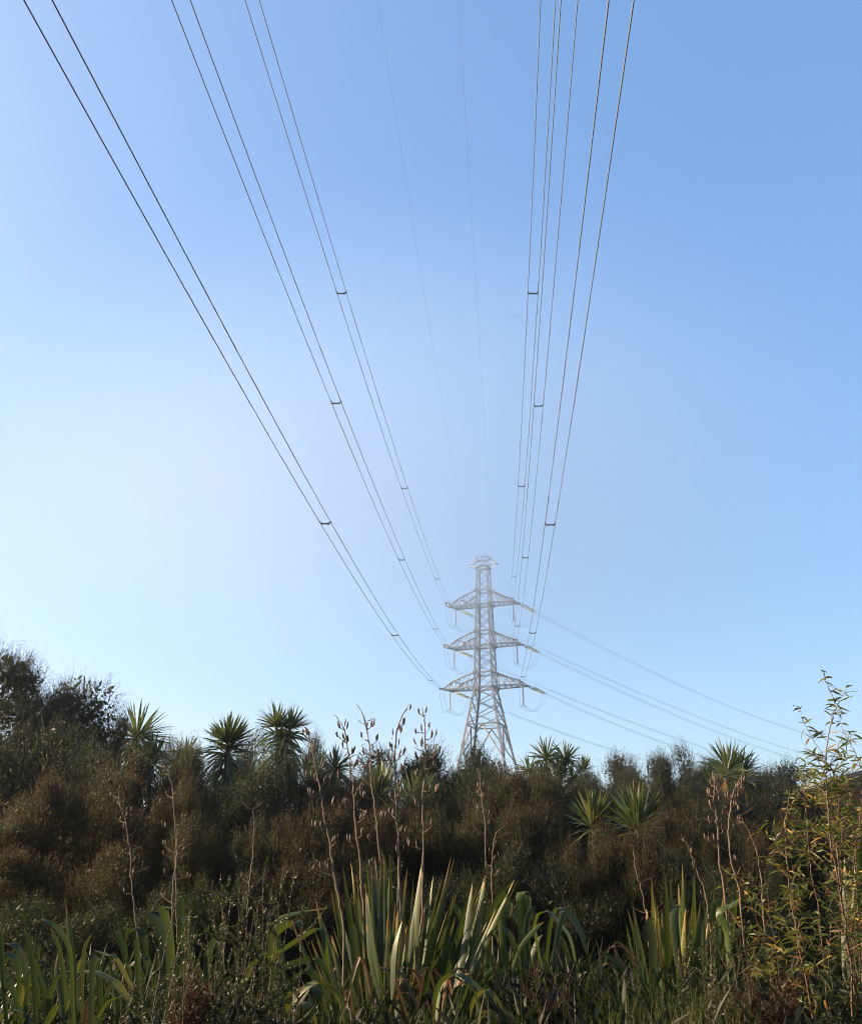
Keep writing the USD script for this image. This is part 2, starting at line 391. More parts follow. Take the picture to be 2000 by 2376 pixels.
# spacers that hold each pair apart
def t_at_row(k, row):
    t = np.linspace(3, 112, 4000); p = wire_in(k, t) - EYE
    y = 1188 - FOCAL * (p @ CAM_U) / (p @ CAM_F)
    return float(t[np.argmin(np.abs(y - row))])
def spacer_mesh(k, t0):
    c = wire_in(k, t0); s = Soup(); X = np.array([1.0, 0, 0]); d = wire_in(k, t0 - .05) - wire_in(k, t0 + .05); d /= np.linalg.norm(d)
    up = np.cross(X, d); up = up if up[2] > 0 else -up
    h2 = PAIR / 2
    pts = [c - X * h2, c - X * h2 * .62 - up * .075, c + X * h2 * .62 - up * .075, c + X * h2]
    s.add(*tube([pts[0], pts[1]], [.034, .028], 6)); s.add(*tube([pts[1], pts[2]], .03, 6)); s.add(*tube([pts[2], pts[3]], [.028, .034], 6))
    for p in (pts[1], pts[2]):
        m = trimesh.creation.icosphere(1, .048); s.add(np.array(m.vertices) + p - up * .015, m.faces)
    for p in (pts[0], pts[3]):
        s.add(*tube([p - d * .07, p + d * .07], .03, 6))
    return s.mesh()
ORD = ('nearest to the camera', 'second from the camera', 'closest to the tower')
for k, rws in {'L1': (677, 1131, 1342), 'L2': (932, 1297, 1458), 'L3': (1211, 1472, 1577), 'R1': (677, 1126, 1337), 'R2': (939, 1292, 1451), 'R3': (1214, 1467, 1569)}.items():
    for i, r in enumerate(rws):
        tag(obj('wire_spacer', spacer_mesh(k, t_at_row(k, r)), DARKFIT, smooth=40), f'dark spacer bar on the {NAMES[k]} wire pair, {ORD[i]}', 'wire spacer', 'spacers between paired wires')
tj = t_at_row('R3', 1157)
tag(obj('wire_sleeve', tube(wire_in('R3', [tj - .35, tj - .3, tj + .3, tj + .35], -PAIR / 2), [.016, .027, .027, .016], 8), DARKFIT, smooth=True), 'dark joint sleeve on the lowest right pair above its first spacer', 'wire sleeve')

# insulator strings: a rod threaded through ribbed discs
def disc_string(s, p, q, n, r):
    p = np.asarray(p, float); q = np.asarray(q, float); d, a, b = frame(q - p)
    prof = [(0.0, .02), (.25, r), (.45, r), (.6, .035), (1.0, .02)]
    pts, rad = [], []
    for i in range(n):
        for f_, rr in prof:
            pts.append(p + (q - p) * (i + f_) / n); rad.append(rr)
    s.add(*tube(pts, rad, 8))
def strain_set(k, fn, label):
    x = thing('insulator_set', label, 'insulator')
    rods = Soup(); ends = []
    for q in (-1, 1):
        s = Soup()
        a0, a1, a2, a3 = (fn(k, t, q * PAIR / 2) for t in (.15, .75, 2.95, 3.4))
        disc_string(s, a1, a2, 14, .125)
        obj('glass_string', s.mesh(), GLASS_DISC, x, smooth=40)
        rods.add(*tube([a0, a1], .03, 6)); rods.add(*tube([a2, a3], .035, 6)); ends.append((a0, a2, a3))
    for i in (1, 2):
        rods.add(*bar(ends[0][i], ends[1][i], .06, .05))
    obj('fittings', rods.mesh(), DARKFIT, x)
for k in INCOMING:
    strain_set(k, wire_in, f'pale glass strain insulators on the camera side of the {NAMES[k]} arm tip')
    strain_set(k, wire_out, f'pale green glass strain insulators trailing right from the {NAMES[k]} arm tip')
# jumpers: the pair that loops under each arm and the string that steadies it
for k in INCOMING:
    f_, b_ = ATT[k]
    side = -1 if k[0] == 'L' else 1
    a = wire_in(k, 3.3); e = wire_out(k, 3.3)
    top = (f_ + b_) / 2 - TU * side * .25
    low = top + np.array([0, 0, -2.35])
    x = thing('jumper_insulator', f'grey ribbed insulator string hanging below the {NAMES[k]} arm', 'insulator')
    s = Soup(); disc_string(s, top - [0, 0, .12], low + [0, 0, .15], 16, .12)
    obj('disc_string', s.mesh(), GREY_DISC, x, smooth=40)
    s = Soup()
    ring = [low + TU * .24 * math.cos(w) + np.array([0, 0, -.06 + .14 * math.sin(w)]) for w in np.linspace(-.6, math.pi + .6, 12)]
    s.add(*tube(ring, .028, 6)); s.add(*tube([top, top - [0, 0, .14]], .03, 6))
    obj('yoke', s.mesh(), DARKFIT, x, smooth=True)
    for q in (-1, 1):
        m0 = low + TU * .24 * q + np.array([0, 0, -.14])
        a_, e_ = wire_in(k, 3.3, q * PAIR / 2), wire_out(k, 3.3, q * PAIR / 2)
        dn = np.array([0, 0, -1.0])
        P = [a_, a_ * .9 + m0 * .1 + dn * .9, a_ * .55 + m0 * .45 + dn * 1.55 * 1.0, m0, m0 * .55 + e_ * .45 + dn * 1.25, m0 * .15 + e_ * .85 + dn * .95, e_]
        P = np.array(P)
        # keep the loop smooth: Catmull-Rom through the knots
        out = []
        for i in range(len(P) - 1):
            p0, p1, p2, p3 = P[max(i - 1, 0)], P[i], P[i + 1], P[min(i + 2, len(P) - 1)]
            for w in np.linspace(0, 1, 7)[:-1]:
                out.append(.5 * ((2 * p1) + (-p0 + p2) * w + (2 * p0 - 5 * p1 + 4 * p2 - p3) * w * w + (-p0 + 3 * p1 - 3 * p2 + p3) * w ** 3))
        out.append(P[-1])
        tag(obj('jumper_wire', tube(out, .016, 5), WIRE, smooth=True), f'{"left" if q < 0 else "right"} wire of the loop hanging under the {NAMES[k]} arm', 'power line')
# ------------------------------------------------------------------ plant materials
BARK = look('grey_brown_bark', (0.06, 0.05, 0.038), rough=0.9, spec=0.2, scale=5.0)
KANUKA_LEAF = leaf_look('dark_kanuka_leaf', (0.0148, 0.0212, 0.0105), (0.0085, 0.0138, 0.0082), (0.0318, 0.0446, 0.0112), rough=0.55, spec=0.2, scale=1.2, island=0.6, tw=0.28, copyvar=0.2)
OLIVE_LEAF = leaf_look('olive_shrub_leaf', (0.0186, 0.0259, 0.0072), (0.0099, 0.0158, 0.0049), (0.0363, 0.0486, 0.0092), rough=0.55, spec=0.2, scale=1.5, island=0.65, tw=0.28, copyvar=0.22)
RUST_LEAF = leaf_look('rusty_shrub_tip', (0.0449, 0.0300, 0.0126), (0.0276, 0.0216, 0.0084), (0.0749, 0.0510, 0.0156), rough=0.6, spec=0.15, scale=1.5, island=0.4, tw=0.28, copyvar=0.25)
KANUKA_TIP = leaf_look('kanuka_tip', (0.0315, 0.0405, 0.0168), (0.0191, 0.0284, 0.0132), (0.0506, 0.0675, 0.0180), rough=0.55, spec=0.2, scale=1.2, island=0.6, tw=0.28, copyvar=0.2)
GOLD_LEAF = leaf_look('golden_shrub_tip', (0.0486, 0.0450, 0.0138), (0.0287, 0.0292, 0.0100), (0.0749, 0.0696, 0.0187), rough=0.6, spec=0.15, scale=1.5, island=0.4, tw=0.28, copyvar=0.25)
CABBAGE_LEAF = leaf_look('cabbage_tree_leaf', (0.0459, 0.0765, 0.0220), (0.0257, 0.0521, 0.0171), (0.0979, 0.1346, 0.0306), rough=0.4, spec=0.45, scale=2.5, island=0.3, tw=0.25)
CABBAGE_PALE = leaf_look('pale_cabbage_leaf', (0.0979, 0.1040, 0.0336), (0.0551, 0.0734, 0.0220), (0.1530, 0.1591, 0.0428), rough=0.42, spec=0.4, scale=2.5, island=0.3, tw=0.25)
DEAD_LEAF = leaf_look('dead_hanging_leaf', (0.2240, 0.1360, 0.0440), (0.1360, 0.0840, 0.0400), (0.2400, 0.1440, 0.0480), rough=0.7, spec=0.2, scale=2.0, island=0.35, tw=0.2)
WILLOW_LEAF = leaf_look('narrow_leaf', (0.085, 0.100, 0.020), (0.045, 0.062, 0.014), (0.18, 0.20, 0.03), rough=0.45, spec=0.28, scale=9.0, island=0.35, tw=0.3)
RUSSET_LEAF = leaf_look('russet_narrow_leaf', (0.17, 0.075, 0.022), (0.10, 0.048, 0.016), (0.2, 0.09, 0.02), rough=0.5, spec=0.25, scale=9.0, island=0.3, tw=0.3)
YELLOW_LEAF = leaf_look('yellowed_narrow_leaf', (0.4000, 0.2400, 0.0320), (0.2720, 0.1600, 0.0280), (0.4000, 0.2400, 0.0320), rough=0.45, spec=0.3, scale=9.0, island=0.2, tw=0.3)
SMALL_LEAF = leaf_look('small_glossy_leaf', (0.0349, 0.0459, 0.0119), (0.0191, 0.0287, 0.0079), (0.0619, 0.0765, 0.0146), rough=0.45, spec=0.35, scale=6.0, island=0.5, tw=0.25)
GRASS_LEAF = leaf_look('green_grass_blade', (0.085, 0.125, 0.022), (0.045, 0.075, 0.014), (0.15, 0.19, 0.03), rough=0.5, spec=0.3, scale=4.0, island=0.4, tw=0.3)
STRAW_LEAF = leaf_look('straw_grass_blade', (0.2160, 0.1520, 0.0720), (0.1360, 0.0920, 0.0440), (0.2000, 0.1360, 0.0560), rough=0.65, spec=0.2, scale=4.0, island=0.35, tw=0.2)
FERN_DEAD = leaf_look('dry_brown_frond', (0.0646, 0.0306, 0.0150), (0.0340, 0.0177, 0.0102), (0.0884, 0.0408, 0.0204), rough=0.7, spec=0.15, scale=4.0, island=0.5, tw=0.2)
RED_STEM = look('red_brown_stem', (0.1105, 0.0425, 0.0238), rough=0.5, spec=0.35, scale=14.0, color2=(0.0638, 0.0340, 0.0204))
TWIG = look('dark_twig', (0.075, 0.05, 0.035), rough=0.7, scale=12.0)
STALK = look('dry_flax_stalk', (0.17, 0.105, 0.058), rough=0.65, spec=0.25, scale=9.0, color2=(0.075, 0.05, 0.036), bump=0.3)
POD = look('brown_seed_pod', (0.14, 0.085, 0.055), rough=0.6, spec=0.3, scale=22.0, color2=(0.055, 0.034, 0.025), bump=0.35, island=0.2)

def flax_look(name, front, front2, back, edge, trans):
    n = {'uv': ('uvmap', {'attribute': 'st'}), 'sp': ('separate_xyz', {}), 'tc': ('texture_coordinate', {}),
         'mp': ('mapping', {'scale': (26.0, 0.8, 1.0)}), 'st': ('noise_texture', {'scale': 3.0, 'detail': 2.0}),
         'nz': ('noise_texture', {'scale': 2.6, 'detail': 3.0}), 'rp': ('rgb_ramp', {'ramp': [(0.35, front2), (0.65, front)]}),
         'g': ('geometry', {}), 'bk': ('mix', {'mix_type': 'mix', 'color2': back}),
         'sm': ('map_range', {'from_min': 0.3, 'from_max': 0.7, 'to_min': 0.78, 'to_max': 1.22}), 'sv': ('hsv', {'hue': 0.5, 'saturation': 1.0, 'fac': 1.0}),
         'er': ('rgb_ramp', {'ramp': [(0.0, (1, 1, 1)), (0.05, (0, 0, 0)), (0.95, (0, 0, 0)), (1.0, (1, 1, 1))]}),
         'tr': ('rgb_ramp', {'ramp': [(0.0, (0, 0, 0)), (0.86, (0, 0, 0)), (0.97, (1, 1, 1)), (1.0, (1, 1, 1))]}),
         'em': ('mix', {'mix_type': 'lighten', 'fac': 1.0}), 'eb': ('rgb_to_bw', {}), 'es': ('math', {'math_type': 'multiply', 'value2': 0.8}),
         'ec': ('mix', {'mix_type': 'mix', 'color2': edge}), 'oi': ('object_info', {}),
         'bn': ('bump', {'strength': 0.25, 'distance': 0.004}),
         'p': ('principled_bsdf', {'roughness': 0.4, 'specular_ior_level': 0.33}), 't': ('translucent_bsdf', {'color': trans}), 'mx': ('mix_closure', {'fac': 0.16})}
    l = [('uv.UV', 'sp.vector'), ('uv.UV', 'mp.vector'), ('mp.vector', 'st.vector'), ('tc.object', 'nz.vector'), ('nz.fac', 'rp.fac'),
         ('rp.color', 'bk.color1'), ('g.backfacing', 'bk.fac'), ('st.fac', 'sm.value'), ('sm.result', 'sv.value'), ('bk.color', 'sv.color'),
         ('sp.x', 'er.fac'), ('sp.y', 'tr.fac'), ('er.color', 'em.color1'), ('tr.color', 'em.color2'), ('em.color', 'eb.color'), ('eb.val', 'es.value1'),
         ('sv.color', 'ec.color1'), ('es.value', 'ec.fac'), ('ec.color', 'p.base_color'), ('st.fac', 'bn.height'), ('bn.normal', 'p.normal'),
         ('p.BSDF', 'mx.closure1'), ('t.BSDF', 'mx.closure2')]
    return usdkit.material(stage, f'/World/Looks/{name}', n, l, surface='mx.closure')
FLAX = [flax_look('flax_leaf_deep', (0.018, 0.036, 0.0075), (0.010, 0.024, 0.006), (0.026, 0.042, 0.018), (0.20, 0.10, 0.014), (0.08, 0.12, 0.02)),
        flax_look('flax_leaf_mid', (0.036, 0.058, 0.010), (0.021, 0.040, 0.008), (0.045, 0.065, 0.024), (0.23, 0.13, 0.018), (0.12, 0.16, 0.025)),
        flax_look('flax_leaf_blue', (0.022, 0.040, 0.019), (0.015, 0.029, 0.015), (0.050, 0.070, 0.046), (0.20, 0.12, 0.022), (0.09, 0.12, 0.04)),
        flax_look('flax_leaf_yellow', (0.11, 0.105, 0.016), (0.065, 0.072, 0.013), (0.11, 0.11, 0.035), (0.28, 0.12, 0.016), (0.22, 0.21, 0.03)),
        flax_look('flax_leaf_brown', (0.18, 0.10, 0.045), (0.11, 0.06, 0.026), (0.16, 0.095, 0.045), (0.22, 0.11, 0.03), (0.16, 0.09, 0.03))]

# ------------------------------------------------------------------ foliage tools
def unit(a):
    a = np.asarray(a, float); return a / (np.linalg.norm(a, axis=-1, keepdims=True) + 1e-12)

def blades(P, D, L, w, rng, bend=0.15):
    """n narrow leaves as one soup: base points P, directions D, lengths L, widths w."""
    n = len(P); D = unit(D)
    S = unit(np.cross(D, rng.normal(size=(n, 3)))); N = np.cross(D, S)
    L = np.broadcast_to(L, (n,))[:, None]; w = np.broadcast_to(w, (n,))[:, None]
    b = (rng.normal(size=(n, 1)) * bend) * L
    mid = P + D * L * 0.45 + N * b * 0.3
    v = np.stack([P, mid + S * w / 2, P + D * L + N * b, mid - S * w / 2], 1).reshape(-1, 3)
    k = np.arange(n)[:, None] * 4
    f = np.concatenate([k + [0, 1, 2], k + [0, 2, 3]])
    return v, f

def crown(rng, height, radius, n_clump, n_branch, per, blen, leaf_l, leaf_w, upright, lift=0.25, wild=0.25, spread=0.45, top_power=0.75, aim=0.42, lump=0.36):
    """Branchlets gathered in plumes over a lumpy dome. Returns the leaf bases, directions, a 0..1 place along each branchlet, and the branchlet start points."""
    c = []
    while len(c) < n_clump:
        p = rng.uniform(-1, 1, 3); p[2] = rng.uniform(0, 1)
        r = math.hypot(p[0], p[1])
        if r * r + (p[2] ** 2) > 1 or (r * r + p[2] ** 2 < 0.28 and rng.random() < 0.8): continue
        c.append(p)
    c = np.array(c)
    cc = np.stack([c[:, 0] * radius, c[:, 1] * radius, height * (lift + (1 - lift) * c[:, 2] ** top_power * 0.86)], 1)
    rc = rng.uniform(0.6, 1.45, n_clump) * radius * lump
    i = rng.integers(0, n_clump, n_branch)
    off = unit(rng.normal(size=(n_branch, 3))) * (rng.random((n_branch, 1)) ** 0.22)
    off[:, 2] = np.abs(off[:, 2]) * 0.9 - 0.25
    start = cc[i] + off * rc[i][:, None]
    out = start - np.array([0, 0, height * 0.3]); out[:, 2] *= 0.35
    d = unit(unit(out) * spread + np.array([0, 0, upright]) + rng.normal(size=(n_branch, 3)) * wild + off * 0.35)
    ln = rng.uniform(*blen, n_branch) * np.where(rng.random(n_branch) < 0.12, 1.6, 1.0)
    t = (np.tile(np.linspace(0.0, 1.0, per), (n_branch, 1)) + rng.uniform(-.5, .5, (n_branch, per)) / per).clip(0, 1)
    curve = rng.normal(size=(n_branch, 1, 3)) * 0.13
    P = start[:, None] + d[:, None] * (t * ln[:, None])[..., None] + curve * (t * t * ln[:, None])[..., None]
    D = d[:, None] * 1.0 + rng.normal(size=(n_branch, per, 3)) * aim
    return P.reshape(-1, 3), D.reshape(-1, 3), t.reshape(-1), start, d, ln, cc, rc

KINDS = stage.CreateClassPrim('/World/plant_kinds')
def kind(name):
    return UsdGeom.Xform.Define(stage, f'/World/plant_kinds/{name}').GetPrim()

def limbs(rng, height, cc, r0, n=9):
    s = []
    base = np.array([0, 0, -0.25])
    fork = np.array([rng.normal() * .08, rng.normal() * .08, height * .16])
    s.append(tube([base, fork * .5 + base * .5, fork], [r0 * 1.25, r0 * 1.05, r0], 7))
    for q in rng.permutation(len(cc))[:n]:
        e = cc[q] * [0.9, 0.9, 0.97]; m = fork * .45 + e * .55 + rng.normal(size=3) * .06 * height * .3
        s.append(tube([fork - [0, 0, .05], m, e], [r0 * .62, r0 * .4, r0 * .1], 5))
    return s

def make_shrub(name, seed, leaf, tip, tip_from, height, radius, n_clump, n_branch, per, blen, leaf_l, leaf_w, upright, inner=2500, **kw):
    rng = np.random.default_rng(seed)
    P, D, t, st, d, ln, cc, rc = crown(rng, height, radius, n_clump, n_branch, per, blen, leaf_l, leaf_w, upright, **kw)
    L = rng.uniform(*leaf_l, len(P)) * (1.1 - 0.35 * t); w = rng.uniform(*leaf_w, len(P))
    zn = (P[:, 2] / height) + rng.normal(size=len(P)) * .12
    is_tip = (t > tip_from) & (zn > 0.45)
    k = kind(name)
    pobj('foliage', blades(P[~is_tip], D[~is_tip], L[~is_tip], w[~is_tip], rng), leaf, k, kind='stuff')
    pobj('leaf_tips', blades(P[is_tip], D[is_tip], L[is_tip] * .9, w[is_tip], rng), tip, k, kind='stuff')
    q = rng.integers(0, len(cc), inner)
    I = cc[q] + unit(rng.normal(size=(inner, 3))) * (rng.random((inner, 1)) ** .5) * rc[q][:, None] * .8
    low = rng.random(inner) < .35
    I[low] = np.stack([rng.normal(size=low.sum()) * radius * .42, rng.normal(size=low.sum()) * radius * .42, rng.uniform(0, height * .6, low.sum())], 1)
    pobj('inner_foliage', blades(I, rng.normal(size=(inner, 3)), rng.uniform(.05, .10, inner) * height / 2.4, rng.uniform(.022, .04, inner) * height / 2.4, rng), leaf, k, kind='stuff')
    tw = Soup()
    # the branchlets' own thin twigs
    q = rng.permutation(len(st))[: len(st) // 3]
    v, f = blades(st[q], d[q], ln[q] * 1.0, 0.0035 * height / 2.4, rng, 0.05); tw.add(v, f)
    pobj('twigs', tw.mesh(), TWIG, k, kind='stuff')
    r0 = 0.03 * height ** .9
    for v, f in limbs(rng, height, cc, r0):
        pobj('limb', (v, f), BARK, k, smooth=True)
    return float(np.percentile(P[:, 2], 99.3)), float(np.percentile(np.hypot(P[:, 0], P[:, 1]), 97))

SHRUB = {}
for i in range(4):
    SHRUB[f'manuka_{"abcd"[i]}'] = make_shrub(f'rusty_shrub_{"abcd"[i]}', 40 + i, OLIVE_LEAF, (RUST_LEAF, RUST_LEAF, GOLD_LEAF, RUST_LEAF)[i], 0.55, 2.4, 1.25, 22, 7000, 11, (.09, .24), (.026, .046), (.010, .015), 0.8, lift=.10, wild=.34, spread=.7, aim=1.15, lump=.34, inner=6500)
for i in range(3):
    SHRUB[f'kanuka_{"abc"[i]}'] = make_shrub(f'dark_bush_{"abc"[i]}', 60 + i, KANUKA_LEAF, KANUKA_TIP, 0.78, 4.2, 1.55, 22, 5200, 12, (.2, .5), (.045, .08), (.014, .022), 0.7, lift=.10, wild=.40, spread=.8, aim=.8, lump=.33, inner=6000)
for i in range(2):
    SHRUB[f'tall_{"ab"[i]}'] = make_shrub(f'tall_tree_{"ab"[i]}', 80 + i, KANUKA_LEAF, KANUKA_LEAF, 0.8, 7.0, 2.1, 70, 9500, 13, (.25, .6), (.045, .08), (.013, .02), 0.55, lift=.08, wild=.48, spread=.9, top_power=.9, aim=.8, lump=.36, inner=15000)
PATHS = {'manuka': 'rusty_shrub', 'kanuka': 'dark_bush', 'tall': 'tall_tree'}

rs = random.Random(7)
def place_shrub(key, px, top, Y, wpx, label, name=None, category='shrub', group=None):
    h0, r0 = SHRUB[key]
    p = W(px, top, Y); gz = float(ground_z(p[0], Y)) - .05
    depth = (p - EYE) @ CAM_F
    sz = (p[2] - gz) / h0; sr = (wpx * (1.5 if wpx < 200 else 1.2) * depth / FOCAL / 2) / r0
    base, v = key.rsplit('_', 1)
    return copy_of(f'/World/plant_kinds/{PATHS[base]}_{v}', name or {'manuka': 'shrub', 'kanuka': 'kanuka_bush', 'tall': 'kanuka_tree'}[base], label, category, (p[0], Y, gz), rs.uniform(0, 6.28), (sr, sr, sz), group)

# tall dark trees on the left
T = [
 ('tall_b', 112, 1622, 23.4, 220, 'dark bush filling the notch between the two tall left trees'),
 ('tall_a', 8, 1530, 24, 300, 'tallest dark feathery tree at the left edge of the scrub'),
 ('tall_b', 192, 1588, 25, 240, 'second dark feathery tree, just right of the tallest at the left edge'),
 ('kanuka_a', 285, 1672, 26, 90, 'thin wispy dark bush between the second tall tree and first cabbage tree'),
 ('kanuka_a', 50, 1640, 22.4, 200, 'dark bush below the tallest left tree, right at the left edge'),
 ('kanuka_b', 95, 1690, 21, 330, 'broad dark bush low in front of the two tall left trees'),
 ('kanuka_c', 270, 1745, 19.5, 250, 'dark bush below the first cabbage tree, behind the rusty left shrubs'),
]
for k, px, top, Y, w, lab in T:
    place_shrub(k, px, top, Y, w, lab, category='tree' if k[0] == 't' else 'shrub')
# bushes along the skyline
B = [
 ('manuka_c', 445, 1722, 29, 120, 'pale olive bush on the skyline left of the hanging-leaved cabbage tree'),
 ('kanuka_b', 590, 1712, 31, 90, 'grey-green wispy bush on the skyline between the two tall-headed cabbage trees'),
 ('kanuka_a', 715, 1712, 32, 90, 'wispy bush on the skyline behind the leftmost of five flax stalks'),
 ('kanuka_c', 935, 1738, 30, 190, 'feathery grey-green bush on the skyline behind the two tallest right flax stalks'),
 ('kanuka_a', 1082, 1748, 29, 170, 'feathery dark bush hiding the tower\'s left legs'),
 ('kanuka_b', 1012, 1775, 31, 90, 'small wispy bush between the flax stalks and the bush at the tower\'s legs'),
 ('manuka_a', 1178, 1777, 31, 150, 'rusty brown bush below the tower\'s right legs'),
 ('manuka_b', 1290, 1803, 32, 190, 'brown bush in front of the four-headed cabbage tree right of the tower'),
 ('kanuka_b', 1405, 1760, 37, 130, 'olive skyline bush right of the four-headed cabbage tree'),
 ('kanuka_c', 1480, 1758, 38, 120, 'pale-tipped skyline bush midway between the tower and the right cabbage clump'),
 ('kanuka_a', 1545, 1765, 36, 120, 'low rounded skyline bush left of the pointed one'),
 ('kanuka_b', 1600, 1738, 37, 95, 'pointed skyline bush just left of the right cabbage clump'),
 ('kanuka_a', 1800, 1772, 36, 170, 'dark rounded bush on the skyline right of the yellow-skirted cabbage trees'),
 ('kanuka_c', 1700, 1800, 33, 170, 'dark bush around the stem of the fan-headed cabbage clump'),
 ('kanuka_c', 1745, 1785, 39, 90, 'small dark bush directly behind the right yellow-skirted cabbage tree'),
 ('kanuka_c', 1880, 1838, 38, 110, 'dark bush dipping behind the tall red-stemmed saplings'),
 ('manuka_d', 1988, 1800, 33, 130, 'pale brown bush below the grey roof at the right edge'),
]
for k, px, top, Y, w, lab in B:
    place_shrub(k, px, top, Y, w, lab)
# second row
C = [
 ('kanuka_a', 420, 1756, 22, 200, 'dark bush under the pale skyline bush, left of the hanging-leaved cabbage tree'),
 ('kanuka_b', 575, 1788, 21, 190, 'dark bush between the stems of the two tall-headed cabbage trees'),
 ('kanuka_c', 690, 1776, 23, 190, 'dark bush below the second tall-headed cabbage tree'),
 ('manuka_b', 815, 1813, 22, 170, 'dim olive bush behind the middle flax stalks'),
 ('kanuka_b', 1065, 1778, 23, 190, 'dark green bush below the feathery bush at the tower\'s legs'),
 ('manuka_d', 1190, 1800, 22, 190, 'dull brown bush in the row below the tower\'s right legs'),
 ('manuka_c', 1320, 1800, 25, 170, 'olive brown bush behind the left bright young cabbage tree'),
 ('kanuka_a', 1430, 1793, 26, 170, 'dark bush behind the right bright young cabbage tree'),
 ('manuka_c', 1560, 1816, 20, 170, 'tall golden-olive bush left of the dark flax seed heads'),
 ('kanuka_c', 1650, 1818, 24, 130, 'dark green bush behind the dark flax seed heads'),
 ('kanuka_b', 1765, 1826, 24, 170, 'dark green bush below the yellow-skirted cabbage trees'),
 ('manuka_a', 1880, 1846, 24, 170, 'reddish bush behind the red-stemmed saplings'),
 ('manuka_d', 1990, 1828, 25, 140, 'brown bush in the second row at the right edge'),
]
for k, px, top, Y, w, lab in C:
    place_shrub(k, px, top, Y, w, lab)
# front row
D_ = [
 ('manuka_a', 20, 1868, 13.2, 250, 'rusty-tipped shrub at the left edge, lowest of the big left group'),
 ('manuka_b', 150, 1818, 14.0, 230, 'rusty-tipped shrub second from the left edge'),
 ('manuka_d', 290, 1800, 14.6, 230, 'tall rusty-tipped shrub behind the left pair of dry flax stalks'),
 ('manuka_a', 410, 1808, 15.2, 130, 'rusty-tipped shrub right of the left dry flax stalks'),
 ('manuka_b', 75, 1985, 11.4, 300, 'olive shrub in the left foreground above the arching flax leaves'),
 ('manuka_d', 270, 1975, 12.0, 260, 'dim olive shrub behind the lower half of the left dry stalks'),
 ('manuka_c', 480, 1908, 13.0, 120, 'small golden-tipped shrub between the left shrubs and the dark gap'),
 ('kanuka_c', 545, 1900, 15.5, 150, 'very dark bush in the gap behind the crooked dry stalk'),
 ('manuka_a', 655, 1905, 13.5, 170, 'rusty shrub left of the five flax stalks'),
 ('manuka_d', 770, 1885, 14.0, 190, 'rusty shrub directly behind the left three flax stalks'),
 ('manuka_b', 900, 1880, 14.4, 190, 'rusty shrub directly behind the right two flax stalks'),
 ('manuka_c', 1025, 1895, 14.2, 120, 'golden-tipped narrow shrub just right of the flax stalks'),
 ('manuka_c', 1115, 1872, 14.8, 170, 'golden-olive shrub around the small dry seed stalk right of centre'),
 ('manuka_b', 1225, 1890, 14.6, 170, 'olive shrub in front of the left bright young cabbage tree'),
 ('kanuka_a', 1160, 1975, 12.8, 230, 'dark bush low behind the right side of the big flax'),
 ('manuka_a', 1372, 1925, 12.7, 200, 'rusty shrub below the left bright young cabbage tree'),
 ('manuka_d', 1482, 1932, 12.3, 200, 'rusty shrub below the right bright young cabbage tree'),
 ('manuka_b', 1575, 1900, 14.6, 200, 'olive shrub left of the dark flax seed heads'),
 ('manuka_a', 1700, 1915, 14.0, 210, 'rusty shrub around the stems of the dark flax seed heads'),
 ('manuka_d', 1840, 1905, 14.6, 190, 'brown shrub behind the left red-stemmed sapling'),
 ('manuka_b', 1975, 1900, 15.0, 170, 'brown-green shrub behind the right red-stemmed saplings'),
 ('kanuka_b', 1340, 2010, 12.4, 260, 'very dark bush in the hollow between the big flax and right flax'),
 ('kanuka_c', 1500, 1985, 12.2, 220, 'dark bush behind the bare twiggy stem'),
 ('manuka_d', 700, 2010, 11.6, 260, 'dark shrub low behind the left side of the big flax'),
 ('kanuka_a', 520, 2035, 11.4, 230, 'dark bush low behind the small-leaved green bush'),
 ('kanuka_b', 930, 2010, 11.9, 260, 'dark bush directly behind the big flax'),
 ('kanuka_a', 1690, 2030, 11.4, 230, 'dark bush behind the right flax clump'),
 ('kanuka_c', 1880, 2020, 11.0, 240, 'dark bush behind the lower stems of the red-stemmed saplings'),
 ('kanuka_a', 340, 2080, 10.6, 240, 'dark bush behind the broad folded flax leaves on the left'),
 ('kanuka_b', 120, 2095, 10.2, 260, 'dark bush behind the arching flax leaves at the left edge'),
]
for k, px, top, Y, w, lab in D_:
    place_shrub(k, px, top, Y, w, lab)
# the same scrub goes on beyond the frame, to the left and behind the camera, and shades the foreground
for k, x, y, s in (('tall_a', -16, 24, 1.05), ('tall_b', -21, 17, .9), ('kanuka_b', -8.4, 9.4, .62), ('kanuka_a', -7.2, 7.6, .50), ('tall_b', -5.5, -5.0, 1.25), ('tall_a', -1.5, -5.6, 1.2), ('tall_b', 2.5, -5.0, 1.25), ('tall_a', 6.5, -4.6, 1.25), ('tall_b', 10.5, -1.5, 1.2), ('tall_a', -10, -4.5, 1.0), ('tall_b', 11.5, 3.5, 1.1), ('kanuka_a', 9.5, 8.0, 1.0)):
    h0, r0 = SHRUB[k]; b, v = k.rsplit('_', 1)
    copy_of(f'/World/plant_kinds/{PATHS[b]}_{v}', 'kanuka_tree' if b == 'tall' else 'kanuka_bush', 'dark scrub tree out of frame', 'tree' if b == 'tall' else 'shrub', (x, y, float(ground_z(x, y)) - .05), rs.uniform(0, 6.28), s, 'scrub beyond the frame')
